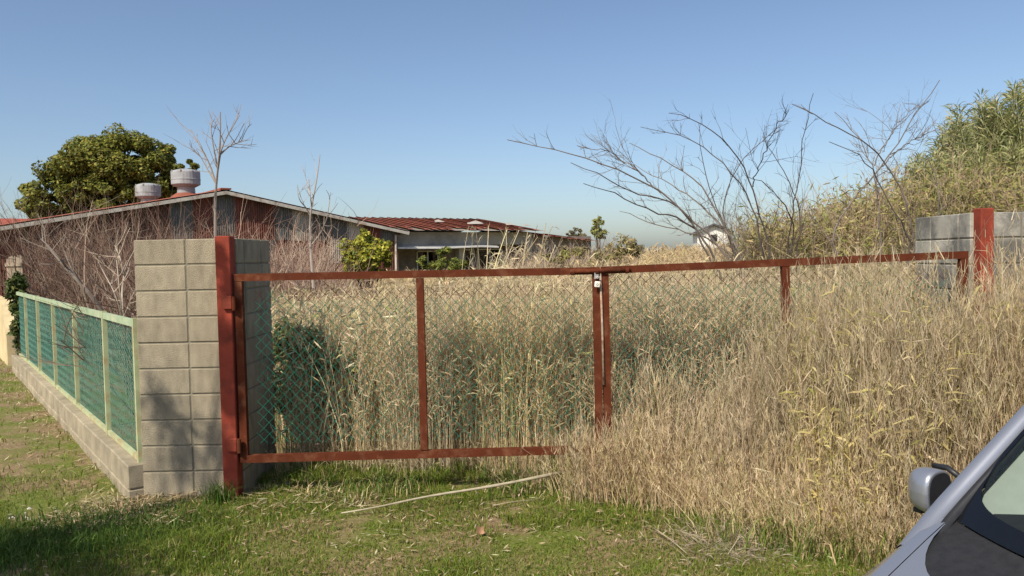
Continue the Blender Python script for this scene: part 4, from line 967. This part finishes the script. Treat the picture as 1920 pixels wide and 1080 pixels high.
# ------------------------------------------------------------------ things lying on the lawn
pts = [(640, 962), (700, 953), (740, 944), (800, 930), (880, 919), (960, 905), (1050, 886)]
def on_ground(px, py, lift=.02):
    for Y in np.arange(4, 9, .01):
        q = at(px, py, Y)
        if q[2] <= ground_z(q[0], q[1]) + lift: return q
    return q
P = np.array([on_ground(*p, .03 + .022 * k) for k, p in enumerate(pts)]); P = smooth_line(P, 14)
pole = MB(); pole.tube(P, np.linspace(.005, .0135, 14) * (1 + .12 * np.sin(np.arange(14) * 2.3)), 8)
tag(pole.build('fallen_cane', mat('dry_cane', (.38, .335, .235), .75, .25, 14, color2=(.24, .20, .12), c2amt=.7), None, True), 'long pale dry cane lying on the grass below the gate', 'cane')
for px0, py0, px1, py1, r, lab in ((925, 948, 1010, 937, .004, 'thin dry twig lying parallel below the long cane'), (1075, 873, 1150, 862, .008, 'short pale stick poking from the grass under the gate centre'), (1225, 990, 1290, 1040, .005, 'bent pale stalk lying in front of the dead grass'),
                                    (645, 905, 585, 942, .004, 'thin straw leaning on the grass under the left leaf')):
    a = on_ground(px0, py0, .04); b = on_ground(px1, py1, .02); mb = MB(); mb.tube(smooth_line([a, lerp(a, b, .5) + (0, 0, .015), b], 6), np.linspace(r, r * .5, 6), 6)
    tag(mb.build('dry_stick', mat('dry_stalk', (.36, .30, .20), .8, .25, 15), None, True), lab, 'stick')
lf = on_ground(900, 1002, .02); mb = MB(); mb.grid(np.array([[(i * .013 - .025, j * .010 - .02 * 1, .008 * math.cos(i * 1.3) + .01 * j * (j - 2) * .3) for j in range(5)] for i in range(5)]))
o = mb.build('brown_leaf', mat('brown_leaf', (.33, .19, .11), .8, .2, 30), None, True); o.location = lf + np.array([0, 0, .02]); o.rotation_euler = (.5, .1, .4); tag(o, 'single curled orange brown leaf on the open grass', 'leaf')

# ------------------------------------------------------------------ roadside tree beside the lane, left of the view; it dapples pillar and verge
rg = np.random.default_rng(81)
shade_at = [((-2.20, 5.82, 1.84), .05), ((-2.13, 5.82, 1.60), .05), ((-2.15, 5.82, 1.22), .10), ((-2.15, 5.82, .98), .10), ((-2.16, 5.82, .74), .06), ((-2.14, 5.82, .26), .09), ((-2.60, 5.93, .48), .11), ((-2.56, 5.93, .26), .10), ((-2.3, 5.93, .42), .08), ((-2.75, 5.93, .72), .08),
            ((-3.2, 4.75, 0), .30), ((-2.7, 4.5, 0), .26), ((-3.7, 4.8, 0), .30), ((-3.4, 4.4, 0), .40), ((-2.4, 4.15, 0), .3)]
v = Veg(); tw = Twigs(); fork = np.array([-5.6, 1.3, 3.2]); b0 = np.array([-6.1, .4, -.1])
tw.branch(smooth_line([b0, lerp(b0, fork, .5) + (.1, 0, 0), fork], 6), .14, .10, (.14, .11, .085), 8)
for (T, r) in shade_at:
    T = np.array(T); zt = rg.uniform(4.4, 6.4); k = (zt - T[2]) / SUN[2]; c = T + SUN * k
    n = int(420 * r / .2 * max(1, r / .2) * (.55 if r > .2 or T[1] < 5.9 else .26)); P = c + rg.normal(0, r * .62, (n, 3)); leaf_cloud(v, P, np.tile(np.array([-.3, -.3, 1.]), (n, 1)), rg, .085, .045, [(.06, .09, .02), (.09, .12, .03)], [.5, .5])
    tw.branch(smooth_line([fork, lerp(fork, c, .55) + rg.normal(0, .12, 3) + (0, 0, .2), c], 7), .03, .006, (.14, .11, .085), 5)
rt = empty('roadside_tree', b0); tag(rt, 'leafy roadside tree by the lane casting dappled shade on the pillar', 'tree')
for o_ in (v.build('crown', m_leaf, rt), tw.build('trunk', rt)): o_.location = -b0

# ------------------------------------------------------------------ silver car at the right edge
PHI = CAR_PHI; P0 = CAR_P
def car_paint():
    m, nt, b = new_mat('silver_paint'); b.inputs['Base Color'].default_value = (.30, .32, .37, 1); b.inputs['Metallic'].default_value = .55; b.inputs['Roughness'].default_value = .34
    b.inputs['Coat Weight'].default_value = .6; b.inputs['Coat Roughness'].default_value = .05
    n = nt.nodes.new('ShaderNodeTexNoise'); n.inputs['Scale'].default_value = 900; bp = nt.nodes.new('ShaderNodeBump'); bp.inputs['Strength'].default_value = .03; bp.inputs['Distance'].default_value = .001
    nt.links.new(n.outputs['Fac'], bp.inputs['Height']); nt.links.new(bp.outputs[0], b.inputs['Normal']); return m
m_paint = car_paint()
m_blk = mat('black_trim', (.022, .023, .026), .45, .2, 40, spec=.4)
m_frit = mat('black_frit', (.006, .007, .009), .12, .05, 40, spec=.5)
m_cowl = mat('cowl_plastic', (.022, .022, .024), .6, .25, 30, .2, 200)
m_trimg = mat('grey_pillar_trim', (.50, .50, .48), .8, .06, 20)
m_screen = glass_mat('windscreen_glass', (.66, .74, .71), 1.5, .01)
m_tyre = mat('tyre', (.02, .02, .02), .9, .2, 40); m_rim = mat('alloy_rim', (.5, .5, .5), .35, .1, 20, metallic=.8)
m_seat = mat('seat_fabric', (.035, .035, .04), .95, .2, 40)
YC = -.74; ZC = .87                                            # far front pillar foot in the car's own frame
fw = np.array([-math.cos(PHI), -math.sin(PHI), 0]); lf_ = np.array([math.sin(PHI), -math.cos(PHI), 0])
org = P0 - lf_ * YC - np.array([0, 0, ZC])
car = empty('parked_car', org, math.atan2(fw[1], fw[0])); tag(car, 'silver car cut off at the lower right edge with mirror and windscreen showing', 'car')
def sec(x, zh, zs, wb, yc): return [(x, 0, zh), (x, .30, zh - .003), (x, .55, zh - .012), (x, yc - .07, zs + .010), (x, yc - .025, zs + .006), (x, yc, zs - .012), (x, wb - .05, zs - .09), (x, wb, .60 if zs > .66 else zs - .12), (x, wb, .38), (x, wb - .05, .20)]
st = [(.98, .46, .42, .66, .56), (.90, .57, .53, .72, .60), (.72, .665, .635, .80, .66), (.45, .755, .735, .84, .70), (.20, .835, .815, .845, .725), (.06, .878, .857, .85, .738)]
for sy in (1, -1):
    # hood between centre line and shut line, fender outside of it
    S = np.array([sec(*q) for q in st]); S[..., 1] *= sy
    sx_ = [q[0] for q in st][::-1]
    def hz(x, y):
        zh, zs, yc = (np.interp(x, sx_, [q[k] for q in st][::-1]) for k in (1, 2, 4)); f = min(abs(y) / (yc - .07), 1) ** 3
        return zh - .002 + (zs + .010 - zh) * f - .010 * math.exp(-((abs(y) - .42) / .05) ** 2) * .4
    hood = np.array([[(lambda x, y: (x, sy * y, hz(x, y)))(lerp(.06 + .36 * max(1 - (q / 1.0) ** 7, 0) ** .5, .97, t) , q * (np.interp(lerp(.06 + .36 * max(1 - q ** 7, 0) ** .5, .97, t), sx_, [w_[4] for w_ in st][::-1]) - .072)) for t in np.linspace(0, 1, 14)] for q in list(np.linspace(0, .8, 9)) + [.86, .9, .94, .965, .985, 1.0]])
    mb = MB(); mb.grid(hood); mb.build('bonnet_half', m_paint, car, True)
    mb = MB(); mb.grid(S[:, 3:]); mb.build('fender', m_paint, car, True)
    side = np.array([[(x, sy * (w_), z_) for w_, z_ in ((.742, .885 + b_), (.80, .80 + b_), (.85, .60), (.85, .38), (.80, .20))] for x, b_ in ((.058, 0.), (-.3, .01), (-1.0, .03), (-1.9, .05), (-2.5, .05), (-2.75, .02))])
    mb = MB(); mb.grid(side); mb.build('side_panel', m_paint, car, True)
    # windscreen pillar running on into the roof rail
    line = smooth_line([(.24, sy * .716, .778), (.06, sy * .743, .858), (-.20, sy * .700, 1.055), (-.55, sy * .640, 1.325), (-.80, sy * .605, 1.465), (-1.1, sy * .59, 1.525), (-1.7, sy * .585, 1.53), (-2.3, sy * .60, 1.48)], 30)
    mb = MB(); T = unit(np.gradient(line, axis=0)); out_ = np.tile(np.array([0, sy * 1.0, 0]), (30, 1)); nrm = unit(np.cross(T, out_)) * (-sy); nrm[nrm[:, 2] < 0] *= -1
    prof = [(-.048, -.006), (-.040, .010), (-.018, .020), (.006, .016), (.026, -.004), (.032, -.035), (.020, -.05)]
    G = np.array([[line[i] + np.array([0, sy, 0]) * a_ + nrm[i] * b_ for a_, b_ in prof] for i in range(30)]); mb.grid(G); mb.build('pillar', m_paint, car, True)
    # rubber moulding between pillar and glass
    G = np.array([[line[i] + np.array([0, -sy, 0]) * a_ + nrm[i] * b_ for a_, b_ in ((.046, -.004), (.056, .006), (.072, .004), (.080, -.012))] for i in range(17)]); mb = MB(); mb.grid(G); mb.build('moulding', m_blk, car, True)
    # side glass
    mb = MB(); mb.grid(np.array([[line[i] + (0, sy * .02, -.045), (line[i][0] * .97 - .02, sy * .745, .90 + .02 * (i / 29))] for i in range(2, 29)])); mb.build('side_window', m_screen, car, True)
    # inner pillar trim, pale
    G = np.array([[line[i] + (-.02 - .02 * q, -sy * (.05 + .075 * q * (1.35 - i / 18.)), -.05 - .035 * q) for q in range(5)] for i in range(0, 18)]); mb = MB(); mb.grid(G); mb.build('inner_pillar_trim', m_trimg, car, True)
    # door mirror
    c = np.array([-.185, sy * .890, .868]); mir = link('door_mirror', None, None, car); mir.location = c
    U, Vv = np.meshgrid(np.linspace(0, 2 * math.pi, 25), np.linspace(-math.pi / 2, math.pi / 2, 13), indexing='ij')
    sg = lambda t, e: np.sign(t) * np.abs(t) ** e
    X = .075 * sg(np.cos(Vv), .7) * sg(np.cos(U), .8); Yy = .115 * sg(np.sin(Vv), .75); Z = .088 * sg(np.cos(Vv), .7) * sg(np.sin(U), .75)
    k = Yy * -sy > .022; Yy = np.where(k, -sy * .022, Yy)                                                # cut flat on the inboard side
    X = X + .035 * (Yy / .11) ** 2 * -1
    mb = MB(); mb.grid(np.stack([X, Yy, Z], -1)); mb.build('mirror_shell', m_paint, mir, True)
    mb = MB(); an = np.linspace(0, 2 * math.pi, 24, endpoint=False)
    mb.add([(.068 * sg(np.cos(t), .8) - .004, -sy * .0245, .080 * sg(np.sin(t), .75) - .003) for t in an], [tuple(range(24)) if sy < 0 else tuple(range(24))[::-1]]); mb.build('mirror_inner_face', m_blk, mir)
    mb = MB(); mb.tube([(-.07, -sy * .06, .060), (-.082, 0, .082), (-.085, sy * .06, .076)], .012, 8); mb.build('mirror_rim', m_blk, mir, True)
    mb = MB(); mb.tube([(-.02, -sy * .05, -.05), (-.03, -sy * .13, -.055), (-.04, -sy * .18, -.02)], [.035, .028, .03], 8); mb.build('mirror_arm', m_blk, mir, True)
    mb = MB(); mb.box((-.03, sy * .06 - .02, -.100), (.02, sy * .06 + .02, -.080), .004); mb.build('mirror_lens', m_blk, mir)
    for xw in (.42, -2.05):
        wh = link('wheel', None, None, car); wh.location = (xw, sy * .76, .29)
        mb = MB(); mb.lathe([(.19, -.09), (.27, -.095), (.295, -.06), (.295, .06), (.27, .095), (.19, .09)], n=28); t_ = mb.build('tyre', m_tyre, wh, True); t_.rotation_euler = (math.pi / 2, 0, 0)
        mb = MB(); mb.lathe([(.19, -.06), (.185, .06), (.12, .05), (.05, .07), (0, .07)], n=20); t_ = mb.build('rim', m_rim, wh); t_.rotation_euler = (-sy * math.pi / 2, 0, 0)
    mb = MB(); mb.grid(np.array([[(.93, sy * .42, .50), (.90, sy * .42, .58)], [(.86, sy * .60, .52), (.80, sy * .60, .60)], [(.72, sy * .70, .56), (.64, sy * .70, .63)]]) + (.012, sy * .012, .012)); mb.build('headlight', mat('lamp_glass', (.7, .72, .75), .1, .05, 5), car, True)
# windscreen as one curved sheet, black border on it
def ws(u, w):      # u -1..1 across, w 0..1 from foot to roof
    foot = np.array([.02 + .17 * (1 - u * u), .685 * u, .862 - .02 * (1 - u * u)]); top = np.array([-.80 + .08 * (1 - u * u), .545 * u, 1.470 + .03 * (1 - u * u)])
    bow = .035 * math.sin(math.pi * w); p = lerp(foot, top, w); return p + np.array([bow * .6, 0, bow * .7])
mb = MB(); mb.grid(np.array([[ws(u, w) for w in np.linspace(0, 1, 17)] for u in np.linspace(-1, 1, 33)])); mb.build('windscreen', m_screen, car, True)
n = 96; G = []
for k in range(n + 1):
    t = 2 * math.pi * k / n; cx, cz = math.cos(t), math.sin(t); q = max(abs(cx), abs(cz)); oc = np.array([cx / q, cz / q])
    e = .24; ic = np.array([math.copysign(abs(cx) ** e, cx) * .972, .5 * (math.copysign(abs(cz) ** e, cz)) * .86])
    row = []
    for f_ in np.linspace(0, 1, 5):
        u = oc[0] * (1 - f_) + ic[0] * f_; w = (.5 + oc[1] * .5) * (1 - f_) + (.50 + ic[1]) * f_; p = ws(u, min(max(w, 0), 1)); row.append(p + np.array([.0025, 0, .003]))
    G.append(row)
mb = MB(); mb.grid(np.array(G)); mb.build('screen_border', m_frit, car, True)
G = np.array([[ws(u, 0.0) + np.array([.0, 0, -.004]), ws(u, 0) + np.array([.05, 0, -.018]), np.array([(lambda q: .06 + .375 * max(1 - q ** 7, 0) ** .5)(abs(u)), .69 * u, np.interp((lambda q: .06 + .36 * max(1 - q ** 7, 0) ** .5)(abs(u)), [.06, .20, .45], [.858, .812, .742])])] for u in np.sin(np.linspace(-math.pi / 2, math.pi / 2, 49))]); mb = MB(); mb.grid(G); mb.build('cowl_panel', m_cowl, car, True)
for s_ in (.25, -.30):
    mb = MB(); a_ = ws(s_, 0) + np.array([.03, 0, .015]); b_ = ws(s_ + .62, .05) + np.array([.012, 0, .014]); mb.tube([a_, lerp(a_, b_, .5) + (.004, 0, .006), b_], .008, 6); mb.build('wiper', m_blk, car, True)
mb = MB(); G = np.array([[(x, y, z + .02 * (1 - (y / .66) ** 2)) for x, z in ((.14 - .12 * (y / .66) ** 2, .82), (-.10, .872), (-.32, .885), (-.45, .84), (-.48, .55))] for y in np.linspace(-.66, .66, 17)]); mb.grid(G); mb.build('dashboard', m_seat, car, True)
mb = MB(); G = np.array([[(-.28 - .05 * q, -.36 + .15 * math.cos(t), .885 + (.055 if q == 1 else .02) * math.sin(t)) for q in range(3)] for t in np.linspace(0, math.pi, 9)]); mb.grid(G); mb.build('instrument_hood', m_seat, car, True)
sw = [(-.62 - .06 * math.sin(t), -.36 + .185 * math.cos(t), .87 + .17 * math.sin(t)) for t in np.linspace(0, 2 * math.pi, 25)]; mb = MB(); mb.tube(sw, .016, 8, False); mb.build('steering_wheel', m_seat, car, True)
for y in (-.36, .36):
    mb = MB(); mb.box((-1.35, y - .25, .25), (-.75, y + .25, .48), .05); mb.box((-1.45, y - .24, .45), (-1.25, y + .24, 1.08), .05); mb.box((-1.45, y - .12, 1.12), (-1.33, y + .12, 1.30), .04); mb.build('seat', m_seat, car)
mb = MB(); G = np.array([[np.array([x, y * w_, z + .05 * (1 - y * y)]) for y in np.linspace(-1, 1, 11)] for x, z, w_ in ((-.775, 1.475, .565), (-1.0, 1.53, .55), (-1.5, 1.555, .55), (-2.0, 1.54, .55), (-2.35, 1.49, .56))]); mb.grid(G); mb.grid(G - (0, 0, .03)); mb.build('roof', m_paint, car, True)
mb = MB(); mb.grid(np.array([[(x, y, z) for y in (-.72, -.3, .3, .72)] for x, z in ((-2.36, 1.48), (-2.62, 1.0), (-2.74, .9), (-2.78, .5), (-2.72, .22))])); mb.build('tailgate', m_paint, car, True)
mb = MB(); mb.grid(np.array([[(np.interp(abs(y), [0, .5, .8], [1.03, .98, .80]), y, z) for z in (.47, .40, .28, .18)] for y in np.linspace(-.8, .8, 13)])); mb.build('bumper', m_paint, car, True)
mb = MB(); mb.box((-2.7, -.78, .16), (.75, .78, .24)); mb.build('floor_pan', m_blk, car)
#@@END
